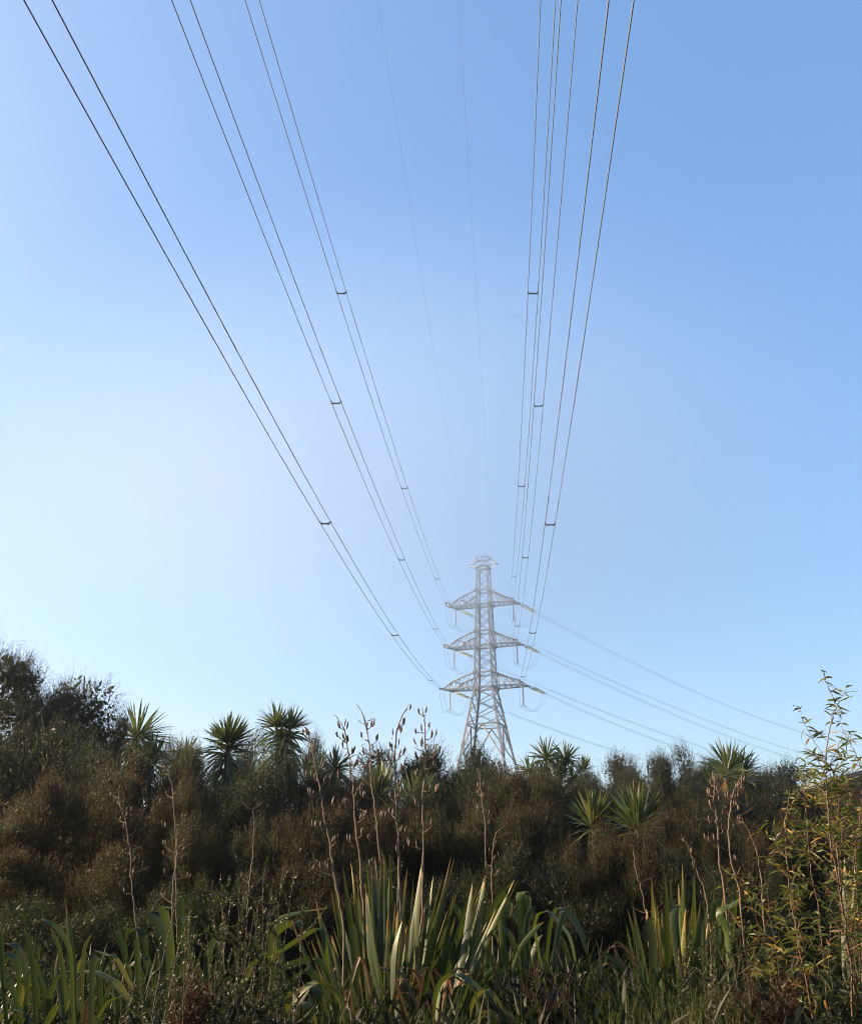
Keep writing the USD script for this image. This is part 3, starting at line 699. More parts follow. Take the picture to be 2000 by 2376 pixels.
# ------------------------------------------------------------------ cabbage trees
def strip(path, side, widths, fold=0.0, uv=False):
    """A leaf: a strip three points wide along a path, folded along its keel."""
    path = np.asarray(path, float); n = len(path)
    T = unit(np.gradient(path, axis=0))
    S = side - T * np.sum(side * T, 1, keepdims=True); S = unit(S); N = np.cross(T, S)
    w = np.asarray(widths)[:, None]
    v = np.stack([path - S * w / 2, path - N * w * fold, path + S * w / 2], 1).reshape(-1, 3)
    k = np.arange(n - 1)[:, None] * 3
    f = np.concatenate([k + [0, 1, 4], k + [0, 4, 3], k + [1, 2, 5], k + [1, 5, 4]])
    if not uv: return v, f
    t = np.linspace(0, 1, n)
    st = np.stack([np.tile([0, .5, 1.0], n), np.repeat(t, 3)], 1)
    return v, f, st

def sword(rng, base, d, L, w, droop, n=6):
    t = np.linspace(0, 1, n)[:, None]
    p = base + d * L * t - np.array([0, 0, 1.0]) * droop * L * t ** 2.2
    side = np.cross(d, [0, 0, 1.0])
    if np.linalg.norm(side) < .1: side = np.array([math.cos(rng.random() * 6), math.sin(rng.random() * 6), 0])
    side = unit(side) * math.cos(a := rng.normal() * .5) + np.cross(unit(side), d) * math.sin(a)
    wd = w * np.interp(t[:, 0], [0, .12, .55, .85, 1], [.55, .9, 1, .55, .04])
    return strip(p, np.broadcast_to(side, (n, 3)), wd, fold=.16)

def head(parent, rng, centre, n, L, low, high, w=.05, leaf=None, dead=0, droopk=.16, pale=.2):
    """One tuft of sword leaves; low and high are the elevations (degrees) the leaves spread between."""
    for i in range(n):
        f = (i + .5) / n
        s = math.sin(math.radians(low)) + (math.sin(math.radians(high)) - math.sin(math.radians(low))) * f
        el = math.asin(s) + rng.normal() * .08; az = i * 2.39996 + rng.normal() * .2
        d = np.array([math.cos(az) * math.cos(el), math.sin(az) * math.cos(el), math.sin(el)])
        ln = L * rng.uniform(.78, 1.08)
        dr = droopk * (1.25 - s) * rng.uniform(.5, 1.6)
        if rng.random() < .10: dr += .35
        lk = leaf or (CABBAGE_PALE if rng.random() < pale else CABBAGE_LEAF)
        pobj('leaf', sword(rng, centre + d * .05, d, ln, w * rng.uniform(.8, 1.15), dr), lk, parent, smooth=True)
    for i in range(dead):
        az = i * 2.39996 + rng.normal() * .3; el = math.radians(rng.uniform(-80, -45))
        d = np.array([math.cos(az) * math.cos(el), math.sin(az) * math.cos(el), math.sin(el)])
        pobj('dead_leaf', sword(rng, centre + np.array([0, 0, -.08]) + d * .03, d, L * rng.uniform(.6, .95), w * .8, .05), DEAD_LEAF, parent, smooth=True)

def trunk(parent, pts, r):
    pts = np.asarray(pts, float)
    pobj('trunk', tube(pts, r, 8), BARK, parent, smooth=True)

def cab(name, seed, build):
    k = kind(name); rng = np.random.default_rng(seed); build(k, rng); return f'/World/plant_kinds/{name}'
# all prototypes: the tuft's middle stands at the origin and the trunk runs down from it, so that a copy is hung at its crown
def tall_skirted(k, rng):
    head(k, rng, np.array([0, 0, .02]), 120, .92, 25, 88, .058, droopk=.09)
    for z, n, lo, hi, dk, pl in ((-.10, 60, 0, 45, .25, .2), (-.25, 55, -20, 25, .4, .25), (-.42, 50, -35, 10, .5, .3), (-.62, 46, -55, -5, .45, .35), (-.85, 42, -70, -25, .3, .4), (-1.05, 34, -82, -40, .2, .55)):
        head(k, rng, np.array([0, 0, z]), n, .92, lo, hi, .054, droopk=dk, pale=pl)
    trunk(k, [[0, 0, -5.5], [.05, .03, -3], [0, 0, .02]], [.11, .095, .06])
def double_headed(k, rng):
    head(k, rng, np.array([-.19, 0, .25]), 85, .80, 10, 88, .056, droopk=.12)
    head(k, rng, np.array([.24, .1, .22]), 80, .76, 10, 86, .056, droopk=.12)
    for x, z, n, lo, hi in ((-.19, .1, 40, -25, 30), (.22, .08, 40, -25, 30), (0, -.12, 60, -30, 40), (.05, -.35, 56, -45, 20), (-.08, -.58, 52, -55, 15), (.1, -.8, 46, -65, 5), (0, -1.02, 42, -75, 0), (-.1, -1.25, 36, -80, -10)):
        head(k, rng, np.array([x, .05, z]), n, .85, lo, hi, .053, droopk=.36, pale=.28)
    trunk(k, [[0, 0, -5.5], [.03, 0, -2], [0, 0, -.3]], [.11, .09, .07]); trunk(k, [[0, 0, -.4], [-.19, 0, .27]], [.06, .05]); trunk(k, [[0, 0, -.4], [.24, .1, .24]], [.06, .05])
def round_tuft(k, rng):
    head(k, rng, np.zeros(3), 130, .95, -30, 88, .056, droopk=.16)
    for z in (-.2, -.42, -.65):
        head(k, rng, np.array([0, 0, z]), 48, .88, -60 + z * 20, 15 + z * 30, .052, droopk=.38)
    trunk(k, [[0, 0, -5], [.04, .02, -2.2], [0, 0, .02]], [.10, .085, .06])
def four_headed(k, rng):
    for x, y, z, n, L in ((-.78, .1, -.25, 70, .78), (-.12, 0, .22, 95, .9), (.68, .15, .2, 90, .86), (.3, -.35, -.35, 70, .8), (-.3, -.3, -.5, 60, .8), (.85, -.1, -.5, 50, .75)):
        head(k, rng, np.array([x, y, z]), n, L, -28, 88, .058, droopk=.2, pale=.35)
        trunk(k, [[.05, 0, -1.3], [x * .6, y * .6, -.7 + z * .3], [x, y, z + .02]], [.085, .07, .055])
    trunk(k, [[0, 0, -5.5], [0, 0, -1.2]], [.13, .1])
def three_headed(k, rng):
    for x, y, z, n, L in ((-.55, .1, -.32, 75, .75), (0, 0, .1, 115, .98), (.42, .2, -.02, 95, .9), (.1, -.2, -.5, 50, .8)):
        head(k, rng, np.array([x, y, z]), n, L, -5, 88, .062, droopk=.07, pale=.12)
        trunk(k, [[.05, 0, -1.3], [x * .6, y * .6, -.7 + z * .3], [x, y, z + .02]], [.085, .07, .055])
    trunk(k, [[0, 0, -5.5], [0, 0, -1.2]], [.13, .1])
def yellow_skirted(k, rng):
    head(k, rng, np.zeros(3), 54, .72, -10, 88, .042, leaf=CABBAGE_PALE, droopk=.18)
    head(k, rng, np.array([0, 0, -.02]), 0, .75, -20, 0, .04, dead=34)
    trunk(k, [[0, 0, -3.5], [.02, 0, -1.5], [0, 0, .02]], [.06, .05, .04])
def young_fan(k, rng):
    head(k, rng, np.zeros(3), 46, .98, 52, 88, .074, droopk=.03, pale=.32)
    head(k, rng, np.zeros(3), 30, .9, 15, 52, .066, droopk=.14, pale=.45)
    head(k, rng, np.array([0, 0, -.05]), 14, .7, -20, 15, .05, droopk=.3, pale=.4)
    trunk(k, [[0, 0, -2.2], [.02, 0, -1], [0, 0, .02]], [.07, .06, .05])
CAB = {n: cab(n, s, b) for n, s, b in (('skirted_cabbage_tree', 11, tall_skirted), ('double_cabbage_tree', 12, double_headed), ('round_cabbage_tree', 13, round_tuft),
       ('four_headed_cabbage_tree', 14, four_headed), ('three_headed_cabbage_tree', 15, three_headed), ('yellow_cabbage_tree', 16, yellow_skirted), ('young_cabbage_tree', 17, young_fan))}
def cabbage(kindname, px, py, Y, scale, rot, label, tilt=None):
    p = W(px, py, Y)
    return copy_of(CAB[kindname], 'cabbage_tree', label, 'cabbage tree', p, rot, scale, tilt=tilt)
cabbage('round_cabbage_tree', 318, 1712, 27, 1.2, .4, 'dark round-headed cabbage tree beside the tall left trees', tilt=2)
cabbage('young_cabbage_tree', 352, 1775, 24, .8, 2.0, 'dim small cabbage tuft below the leftmost round-headed cabbage tree')
cabbage('round_cabbage_tree', 432, 1755, 33, .85, 1.7, 'small pale cabbage tuft on the skyline between the first and second big cabbage trees')
cabbage('skirted_cabbage_tree', 529, 1730, 27, 1.0, .9, 'tall cabbage tree with a long skirt of hanging leaves')
cabbage('double_cabbage_tree', 655, 1708, 29, 1.02, .2, 'double-headed cabbage tree left of the leftmost of five flax stalks')
cabbage('round_cabbage_tree', 778, 1785, 29, .88, 2.6, 'cabbage tuft seen between the first and third of five flax stalks')
cabbage('round_cabbage_tree', 745, 1772, 30, .55, .6, 'little cabbage tuft just behind the leftmost flax stalk')
cabbage('young_cabbage_tree', 965, 1880, 24, 1.0, 1.1, 'dim green cabbage tuft behind the rightmost of five flax stalks')
cabbage('young_cabbage_tree', 880, 1850, 25, .9, 2.1, 'dim green cabbage tuft behind the third flax stalk')
cabbage('young_cabbage_tree', 1165, 1880, 24, .95, 3.0, 'dim cabbage tuft right of the small dry seed stalk')
cabbage('four_headed_cabbage_tree', 1275, 1776, 34, .95, .15, 'sunlit four-headed cabbage tree right of the tower')
cabbage('young_cabbage_tree', 1356, 1788, 35, .55, .5, 'tiny cabbage tuft just right of the four-headed cabbage tree')
cabbage('three_headed_cabbage_tree', 1692, 1796, 36, 1.25, .1, 'broad fan-headed cabbage tree clump on the right skyline')
cabbage('yellow_cabbage_tree', 1684, 1802, 31, .92, .3, 'yellow-skirted cabbage tree below the fan-headed clump, the left one of two')
cabbage('yellow_cabbage_tree', 1729, 1814, 31, .88, 1.9, 'yellow-skirted cabbage tree below the fan-headed clump, the right one of two')
cabbage('young_cabbage_tree', 1376, 1922, 13.6, .53, .7, 'bright young cabbage tree, the left and lower one of two in the scrub')
cabbage('young_cabbage_tree', 1478, 1928, 13.1, .62, 2.4, 'bright young cabbage tree, the right and taller one of two in the scrub')
cabbage('young_cabbage_tree', 1945, 1845, 30, .7, 1.4, 'faint pale cabbage tuft behind the saplings, near the right edge')

# ------------------------------------------------------------------ flax
def smooth_path(P, n):
    P = np.asarray(P, float); out = []
    m = len(P) - 1
    for q in np.linspace(0, m - 1e-9, n):
        i = int(q); w = q - i
        p0, p1, p2, p3 = P[max(i - 1, 0)], P[i], P[i + 1], P[min(i + 2, m)]
        if i == 0: p0 = 2 * p1 - p2
        if i + 2 > m: p3 = 2 * p2 - p1
        out.append(.5 * (2 * p1 + (p2 - p0) * w + (2 * p0 - 5 * p1 + 4 * p2 - p3) * w * w + (3 * p1 - p0 - 3 * p2 + p3) * w ** 3))
    return np.array(out)

rf = np.random.default_rng(99)
def flax_leaf(parent, pts, w, roll, lk, n=11, fold=.13, tip=.0, smooth=True, name='leaf'):
    """pts: knots from base to tip. w: full width in metres. roll: how far the blade is turned edge-on (radians)."""
    P = smooth_path(pts, n)
    side = np.array([math.cos(roll), math.sin(roll), 0.0])
    t = np.linspace(0, 1, n)
    wd = w * np.interp(t, [0, .2, .5, .72, .9, 1], [.62, .8, 1, .9, .42, .03])
    v, f, st = strip(P, np.broadcast_to(side, (n, 3)), wd, fold, uv=True)
    return obj(name, (v, f), FLAX[lk], parent, smooth=True, uv=st)
def px_path(knots, Y):
    return [W(x, y, Y + (k[2] if len(k) > 2 else 0)) for k in knots for x, y in [k[:2]]]
def ground_knot(x, y, Y):
    p = W(x, y, Y); p = np.array(p); p[2] = float(ground_z(p[0], p[1])) - .05; return p

def stand(parent, tips, base_px, Y, spread, w0, seed, lean=.3, curve=.10, looks=(0, 0, 1, 2), dY=.5):
    """Upright leaves from a clump's base to surveyed tips."""
    r = np.random.default_rng(seed)
    for tx, ty in tips:
        y = Y + r.uniform(-dY, dY)
        tip = W(tx, ty, y)
        b = W(base_px + (tx - base_px) * spread + r.normal() * 14, 2440, Y + r.uniform(-.25, .25)); b[2] = float(ground_z(b[0], b[1]))
        m = b * .52 + tip * .48 + np.array([-(tip[0] - b[0]) * curve, 0, (abs(tip[0] - b[0])) * curve * .8])
        flax_leaf(parent, [b, m, tip], w0 * r.uniform(.8, 1.2), r.normal() * .55, int(r.choice(looks)))

flax = thing('flax_bush', 'big upright flax clump with five tall seed stalks in the centre foreground', 'flax')
TIPS = [(763, 1962), (796, 2009), (828, 2031), (820, 2036), (814, 2001), (836, 2028), (847, 2042), (904, 1978), (892, 1986), (884, 1994), (868, 1994), (945, 2015), (940, 2035), (979, 2001), (1005, 2035), (1025, 2039), (1032, 2049),
        (1046, 1991), (1054, 1991), (1104, 2023), (1126, 2031), (1129, 2043), (1193, 2043), (1199, 2049), (1096, 2053), (1118, 2066), (743, 2132), (725, 2146), (675, 2132), (731, 2232), (765, 2184), (808, 2156), (818, 2075), (854, 2085), (858, 2080),
        (937, 2134), (944, 2148), (878, 2226), (880, 2253), (854, 2230), (951, 2250), (1038, 2115), (1058, 2125), (1080, 2162), (955, 2107), (917, 2095), (1000, 2070), (1012, 2075), (1110, 2053), (1065, 2058), (772, 2150), (790, 2120), (700, 2160), (1015, 2120), (985, 2105), (900, 2120), (865, 2130), (1150, 2110), (1130, 2140), (1165, 2090)]
stand(flax, TIPS, 905, 8.1, .34, .050, 5)
stand(flax, [(870, 1990), (880, 1984), (895, 1990), (850, 2000), (905, 2010), (835, 2010), (925, 2012), (960, 2030), (862, 1999), (889, 2003)], 890, 9.4, .5, .046, 6, looks=(0, 2))
stand(flax, [(x, y) for x, y in zip(np.random.default_rng(3).uniform(700, 1150, 26), np.random.default_rng(4).uniform(2170, 2320, 26))], 905, 7.7, .5, .05, 7, looks=(0, 0, 2))
stand(flax, [(x, y) for x, y in zip(np.random.default_rng(13).uniform(720, 1130, 46), np.random.default_rng(14).uniform(2060, 2230, 46))], 905, 8.5, .45, .06, 8, looks=(0, 0, 2), dY=.35)
# the pale leaf in the middle that catches the sky, and other broad sheens
flax_leaf(flax, px_path([(913, 2420), (911, 2320), (912, 2240), (919, 2185), (933, 2138)], 7.5), .066, -.95, 2)
flax_leaf(flax, px_path([(884, 2300), (868, 2210), (857, 2135), (852, 2075)], 7.8), .06, -1.0, 2)
flax_leaf(flax, px_path([(886, 2330), (862, 2235), (850, 2142)], 7.6), .06, -.8, 2)
flax_leaf(flax, px_path([(968, 2240), (966, 2140), (979, 2001)], 7.9), .06, -.7, 1)
flax_leaf(flax, px_path([(1050, 2330), (1078, 2200), (1096, 2052)], 7.8), .065, -.6, 2)
flax_leaf(flax, px_path([(1075, 2300), (1105, 2170), (1126, 2031)], 7.8), .062, -.6, 1)
flax_leaf(flax, px_path([(1090, 2280), (1140, 2120), (1193, 2043)], 8.0), .07, .2, 1)
# dead blades hanging about its base
for i in range(18):
    x0 = rf.uniform(780, 1030); sg = rf.choice([-1, 1]); y0 = 8.0 + rf.uniform(-.7, .3)
    tx = x0 + sg * rf.uniform(30, 150); flax_leaf(flax, px_path([(x0, 2430), ((x0 + tx) / 2, 2430 - rf.uniform(120, 220)), (tx, 2430 - rf.uniform(40, 190))], y0), rf.uniform(.02, .035), rf.normal() * .5, 4, n=10)
# leaves that arch over, low on both sides
ARCH = [([(800, 2420), (790, 2320), (740, 2280), (690, 2310), (667, 2372)], 7.2, .07, 3), ([(790, 2420), (735, 2300), (690, 2302), (652, 2318), (634, 2317)], 7.3, .075, 1), ([(790, 2400), (760, 2260), (725, 2228), (660, 2245), (600, 2275)], 7.5, .07, 1),
        ([(770, 2400), (745, 2290), (712, 2254), (683, 2268)], 7.4, .06, 1), ([(740, 2420), (720, 2340), (690, 2330), (665, 2340), (640, 2372)], 7.0, .065, 3), ([(770, 2350), (755, 2200), (742, 2156), (700, 2176), (640, 2215), (600, 2228)], 8.3, .08, 1),
        ([(1010, 2400), (1022, 2290), (1048, 2266), (1080, 2285), (1110, 2308)], 7.2, .06, 1), ([(1000, 2420), (1010, 2310), (1035, 2268), (1070, 2264), (1118, 2300), (1135, 2330)], 7.1, .07, 1), ([(1080, 2420), (1095, 2330), (1125, 2298), (1150, 2318), (1165, 2350), (1173, 2385)], 7.0, .055, 3),
        ([(1085, 2400), (1112, 2300), (1143, 2251), (1160, 2252), (1175, 2260)], 7.6, .055, 1), ([(1090, 2400), (1120, 2290), (1150, 2258), (1165, 2265), (1173, 2275)], 7.6, .05, 1), ([(1050, 2420), (1095, 2345), (1112, 2290), (1120, 2275)], 7.4, .05, 1),
        ([(1110, 2420), (1111, 2350), (1112, 2310)], 7.1, .05, 1), ([(1020, 2420), (1055, 2310), (1068, 2286)], 7.2, .05, 0), ([(1100, 2420), (1105, 2370), (1130, 2348), (1150, 2362), (1160, 2395)], 6.8, .055, 3), ([(690, 2380), (660, 2260), (640, 2150), (680, 2122), (760, 2108)], 8.5, .06, 1)]
for kn, y, w, lk in ARCH:
    flax_leaf(flax, px_path(kn, y), w * .72, rf.normal() * .3, lk, n=14)

# broad bent leaves of the clump right behind it
flax2 = thing('flax_bush', 'soft broad-leaved flax clump with folded-over leaves right of the big flax', 'flax')
BENT = [([(1120, 2420), (1130, 2250), (1128, 2180), (1148, 2164), (1155, 2190)], .11, 1), ([(1150, 2420), (1165, 2250), (1163, 2118), (1178, 2113), (1200, 2130), (1218, 2200)], .14, 2), ([(1190, 2420), (1168, 2200), (1165, 2095), (1182, 2098), (1183, 2130)], .12, 1),
        ([(1230, 2420), (1212, 2180), (1207, 2082), (1224, 2083), (1225, 2150)], .13, 1), ([(1240, 2420), (1228, 2250), (1222, 2150), (1237, 2105), (1236, 2140)], .10, 2), ([(1290, 2420), (1240, 2160), (1256, 2120), (1275, 2117), (1300, 2145), (1322, 2175), (1335, 2230), (1345, 2290)], .12, 1),
        ([(1255, 2420), (1270, 2200), (1284, 2118), (1305, 2110), (1330, 2130), (1348, 2155), (1360, 2180)], .08, 1), ([(1260, 2420), (1300, 2140), (1325, 2128), (1350, 2170), (1362, 2220)], .1, 2), ([(1180, 2420), (1220, 2280), (1245, 2267), (1272, 2270)], .1, 1),
        ([(1130, 2420), (1135, 2320), (1160, 2250), (1200, 2200), (1238, 2145)], .07, 1), ([(1150, 2400), (1200, 2220), (1240, 2160), (1262, 2140)], .07, 1), ([(1190, 2400), (1225, 2260), (1245, 2190), (1258, 2170)], .09, 0), ([(1210, 2420), (1205, 2250), (1190, 2190), (1175, 2160), (1150, 2155)], .09, 0),
        ([(1170, 2400), (1115, 2200), (1110, 2100), (1120, 2060)], .09, 1), ([(1130, 2400), (1092, 2200), (1060, 2110), (1040, 2108)], .09, 1), ([(1320, 2420), (1330, 2300), (1310, 2200), (1290, 2160)], .1, 0), ([(1300, 2420), (1290, 2330), (1270, 2250), (1262, 2215)], .09, 0),
        ([(1260, 2420), (1325, 2310), (1380, 2255), (1410, 2235)], .08, 0), ([(1560, 2420), (1480, 2290), (1420, 2225), (1388, 2206)], .085, 2), ([(1540, 2420), (1470, 2320), (1420, 2270), (1400, 2250)], .07, 0), ([(1130, 2420), (1108, 2300), (1095, 2230), (1108, 2155), (1140, 2152)], .11, 1), ([(1230, 2420), (1205, 2320), (1190, 2240), (1230, 2200), (1262, 2205)], .1, 0)]
for kn, w, lk in BENT:
    flax_leaf(flax2, px_path(kn, 9.2 + rf.uniform(-.5, .5)), w * .62, rf.normal() * .35, lk, n=14)

# left foreground
flax3 = thing('flax_bush', 'sprawling flax with arching sunlit leaves in the left bottom corner', 'flax')
LEFT = [([(42, 2420), (46, 2340), (55, 2298), (68, 2287), (90, 2284), (104, 2290)], .085, 3, .3), ([(-40, 2400), (0, 2344), (28, 2300), (52, 2264), (76, 2240), (100, 2229), (112, 2230)], .05, 2, -.9), ([(40, 2420), (62, 2330), (64, 2280), (76, 2246), (102, 2240)], .08, 1, .2),
        ([(152, 2420), (144, 2340), (136, 2288), (132, 2250), (135, 2212)], .095, 2, -.2), ([(176, 2420), (172, 2300), (173, 2246), (164, 2190), (158, 2140), (153, 2098)], .075, 1, .1), ([(172, 2400), (166, 2250), (160, 2200), (146, 2170), (126, 2148), (98, 2135), (83, 2141)], .07, 1, .3),
        ([(155, 2420), (148, 2270), (139, 2210), (129, 2180), (117, 2154)], .06, 1, .1), ([(85, 2420), (78, 2260), (66, 2190), (56, 2154)], .08, 0, 0), ([(190, 2400), (193, 2232), (199, 2194), (214, 2166)], .05, 3, .1), ([(300, 2330), (250, 2270), (215, 2258), (170, 2256), (143, 2257)], .08, 1, .9),
        ([(300, 2320), (274, 2284), (246, 2268), (221, 2256), (184, 2251)], .11, 3, .8), ([(260, 2420), (221, 2369), (204, 2352), (170, 2321), (149, 2297)], .1, 1, .5), ([(190, 2420), (196, 2375), (202, 2338), (209, 2318), (233, 2300)], .075, 4, .1), ([(90, 2420), (109, 2375), (126, 2346), (136, 2336), (155, 2335)], .1, 1, .4),
        ([(110, 2420), (82, 2375), (51, 2346), (25, 2326), (0, 2296)], .095, 1, .6), ([(310, 2300), (270, 2226), (246, 2216), (218, 2206)], .085, 3, .8), ([(140, 2400), (182, 2242), (204, 2234), (247, 2225)], .07, 1, .9), ([(210, 2420), (214, 2260), (225, 2225), (247, 2226)], .09, 2, .3),
        ([(165, 2420), (168, 2330), (170, 2268)], .05, 1, 0), ([(178, 2420), (176, 2330), (179, 2270)], .04, 1, 0), ([(60, 2420), (40, 2330), (20, 2280), (0, 2270)], .08, 0, .4), ([(130, 2420), (110, 2330), (95, 2280), (84, 2262)], .09, 0, .1), ([(30, 2420), (45, 2250), (20, 2215), (5, 2212)], .08, 0, .3), ([(200, 2420), (240, 2340), (262, 2320), (280, 2314)], .06, 1, .5),
        ([(120, 2420), (100, 2250), (84, 2235), (70, 2262)], .1, 2, .2), ([(20, 2420), (10, 2310), (4, 2200), (1, 2150)], .07, 0, .1), ([(95, 2420), (88, 2270), (90, 2210), (94, 2190)], .05, 1, .1), ([(230, 2420), (232, 2330), (228, 2250), (205, 2215), (180, 2260)], .1, 0, .3), ([(60, 2420), (62, 2270), (40, 2200), (10, 2190)], .1, 2, .3), ([(265, 2420), (270, 2340), (262, 2270), (250, 2240)], .09, 0, .1), ([(150, 2430), (150, 2360), (158, 2345)], .06, 1, .1), ([(105, 2430), (112, 2330), (126, 2280), (142, 2262)], .08, 0, .3), ([(10, 2430), (30, 2370), (60, 2335), (95, 2325)], .07, 1, .5), ([(-30, 2430), (-10, 2380), (20, 2345), (62, 2352)], .06, 1, .7)]
for kn, w, lk, ro in LEFT:
    flax_leaf(flax3, px_path(kn, 6.6 + rf.uniform(-.35, .45)), w * .46, ro + rf.normal() * .12, lk, n=14)

flax4 = thing('flax_bush', 'broad blue-green flax with folded leaves below the left dry stalks', 'flax')
MIDL = [([(385, 2420), (380, 2200), (366, 2150), (352, 2118), (358, 2115), (372, 2114)], .15, 2, .1), ([(400, 2420), (396, 2200), (380, 2115), (390, 2107), (401, 2108)], .13, 1, .3), ([(440, 2420), (438, 2230), (434, 2160), (424, 2132), (412, 2125)], .09, 2, .7), ([(470, 2420), (440, 2200), (440, 2140), (452, 2130), (452, 2150)], .14, 1, .1),
        ([(425, 2420), (428, 2280), (440, 2200), (454, 2140)], .06, 3, .2), ([(390, 2420), (392, 2280), (400, 2160)], .05, 3, .5), ([(300, 2420), (290, 2220), (276, 2178), (268, 2160)], .1, 0, .2), ([(350, 2420), (345, 2260), (330, 2165), (300, 2160), (292, 2185)], .09, 0, .3), ([(330, 2420), (322, 2270), (316, 2190), (318, 2175)], .08, 1, .2), ([(520, 2420), (510, 2240), (515, 2160), (540, 2150)], .11, 2, .2), ([(500, 2420), (480, 2260), (495, 2185), (530, 2180)], .11, 2, .4), ([(410, 2420), (418, 2230), (420, 2100), (418, 2080)], .1, 0, .2), ([(365, 2420), (352, 2280), (340, 2230), (322, 2222)], .1, 0, .3),
        ([(640, 2420), (630, 2200), (650, 2155), (690, 2140), (700, 2170)], .13, 1, .1), ([(620, 2420), (610, 2260), (600, 2190), (575, 2170)], .11, 0, .2), ([(560, 2420), (570, 2270), (620, 2215), (670, 2200)], .1, 1, .5), ([(590, 2420), (610, 2310), (650, 2280), (700, 2262)], .09, 0, .6), ([(650, 2420), (655, 2250), (640, 2170), (660, 2140), (680, 2160)], .13, 2, .1)]
for kn, w, lk, ro in MIDL:
    flax_leaf(flax4, px_path(kn, 8.6 + rf.uniform(-.3, .5)), w * .64, ro + rf.normal() * .1, lk, n=14)

flax5 = thing('flax_bush', 'upright sunlit flax clump right of the dark hollow, yellow-green blades', 'flax')
stand(flax5, [(1456, 2109), (1467, 2093), (1512, 2041), (1544, 2027), (1555, 2038), (1574, 2050), (1583, 2004), (1610, 2030), (1612, 2036), (1657, 2047), (1519, 2108), (1452, 2142), (1700, 2086), (1713, 2056), (1679, 2075), (1618, 2154), (1564, 2151), (1550, 2156), (1520, 2083), (1525, 2100), (1606, 2100), (1625, 2090), (1640, 2100), (1590, 2110), (1570, 2100), (1535, 2120), (1500, 2110), (1665, 2105), (1690, 2120), (1480, 2150), (1605, 2175), (1630, 2140)], 1600, 8.9, .5, .068, 21, looks=(0, 1, 1, 1, 3, 2))
stand(flax5, [(1490, 2190), (1475, 2200), (1530, 2200), (1575, 2200), (1640, 2200), (1560, 2230), (1600, 2220), (1520, 2240), (1670, 2180), (1650, 2230)], 1590, 8.4, .55, .064, 22, looks=(0, 0, 1))
stand(flax5, [(x, y) for x, y in zip(np.random.default_rng(23).uniform(1480, 1700, 26), np.random.default_rng(24).uniform(2120, 2220, 26))], 1595, 9.2, .5, .06, 25, looks=(0, 0, 1), dY=.3)
for kn, w, lk in [([(1640, 2420), (1670, 2200), (1655, 2110), (1690, 2090), (1712, 2100)], .09, 1), ([(1600, 2420), (1570, 2200), (1565, 2120), (1580, 2100)], .11, 2), ([(1520, 2420), (1515, 2200), (1508, 2140), (1530, 2136)], .12, 2), ([(1700, 2420), (1690, 2180), (1668, 2120), (1700, 2100), (1720, 2085)], .1, 1), ([(1745, 2420), (1770, 2220), (1790, 2160), (1800, 2130)], .12, 2), ([(1560, 2400), (1500, 2280), (1440, 2190), (1412, 2206)], .03, 4), ([(1550, 2400), (1480, 2230), (1430, 2195), (1400, 2215)], .025, 4), ([(1580, 2400), (1540, 2260), (1515, 2170), (1500, 2120)], .035, 4), ([(1555, 2400), (1530, 2200), (1520, 2130)], .04, 4)]:
    flax_leaf(flax5, px_path(kn, 8.7 + rf.uniform(-.3, .3)), w * .68, rf.normal() * .3, lk, n=12)
flax6 = thing('flax_bush', 'partly hidden grey-green flax at the right edge behind the saplings', 'flax')
stand(flax6, [(1995, 1895), (1985, 1990), (1970, 1995), (1960, 1990), (2010, 1950), (1990, 2010), (2015, 1905)], 1985, 9.8, .6, .085, 24, looks=(2, 1))

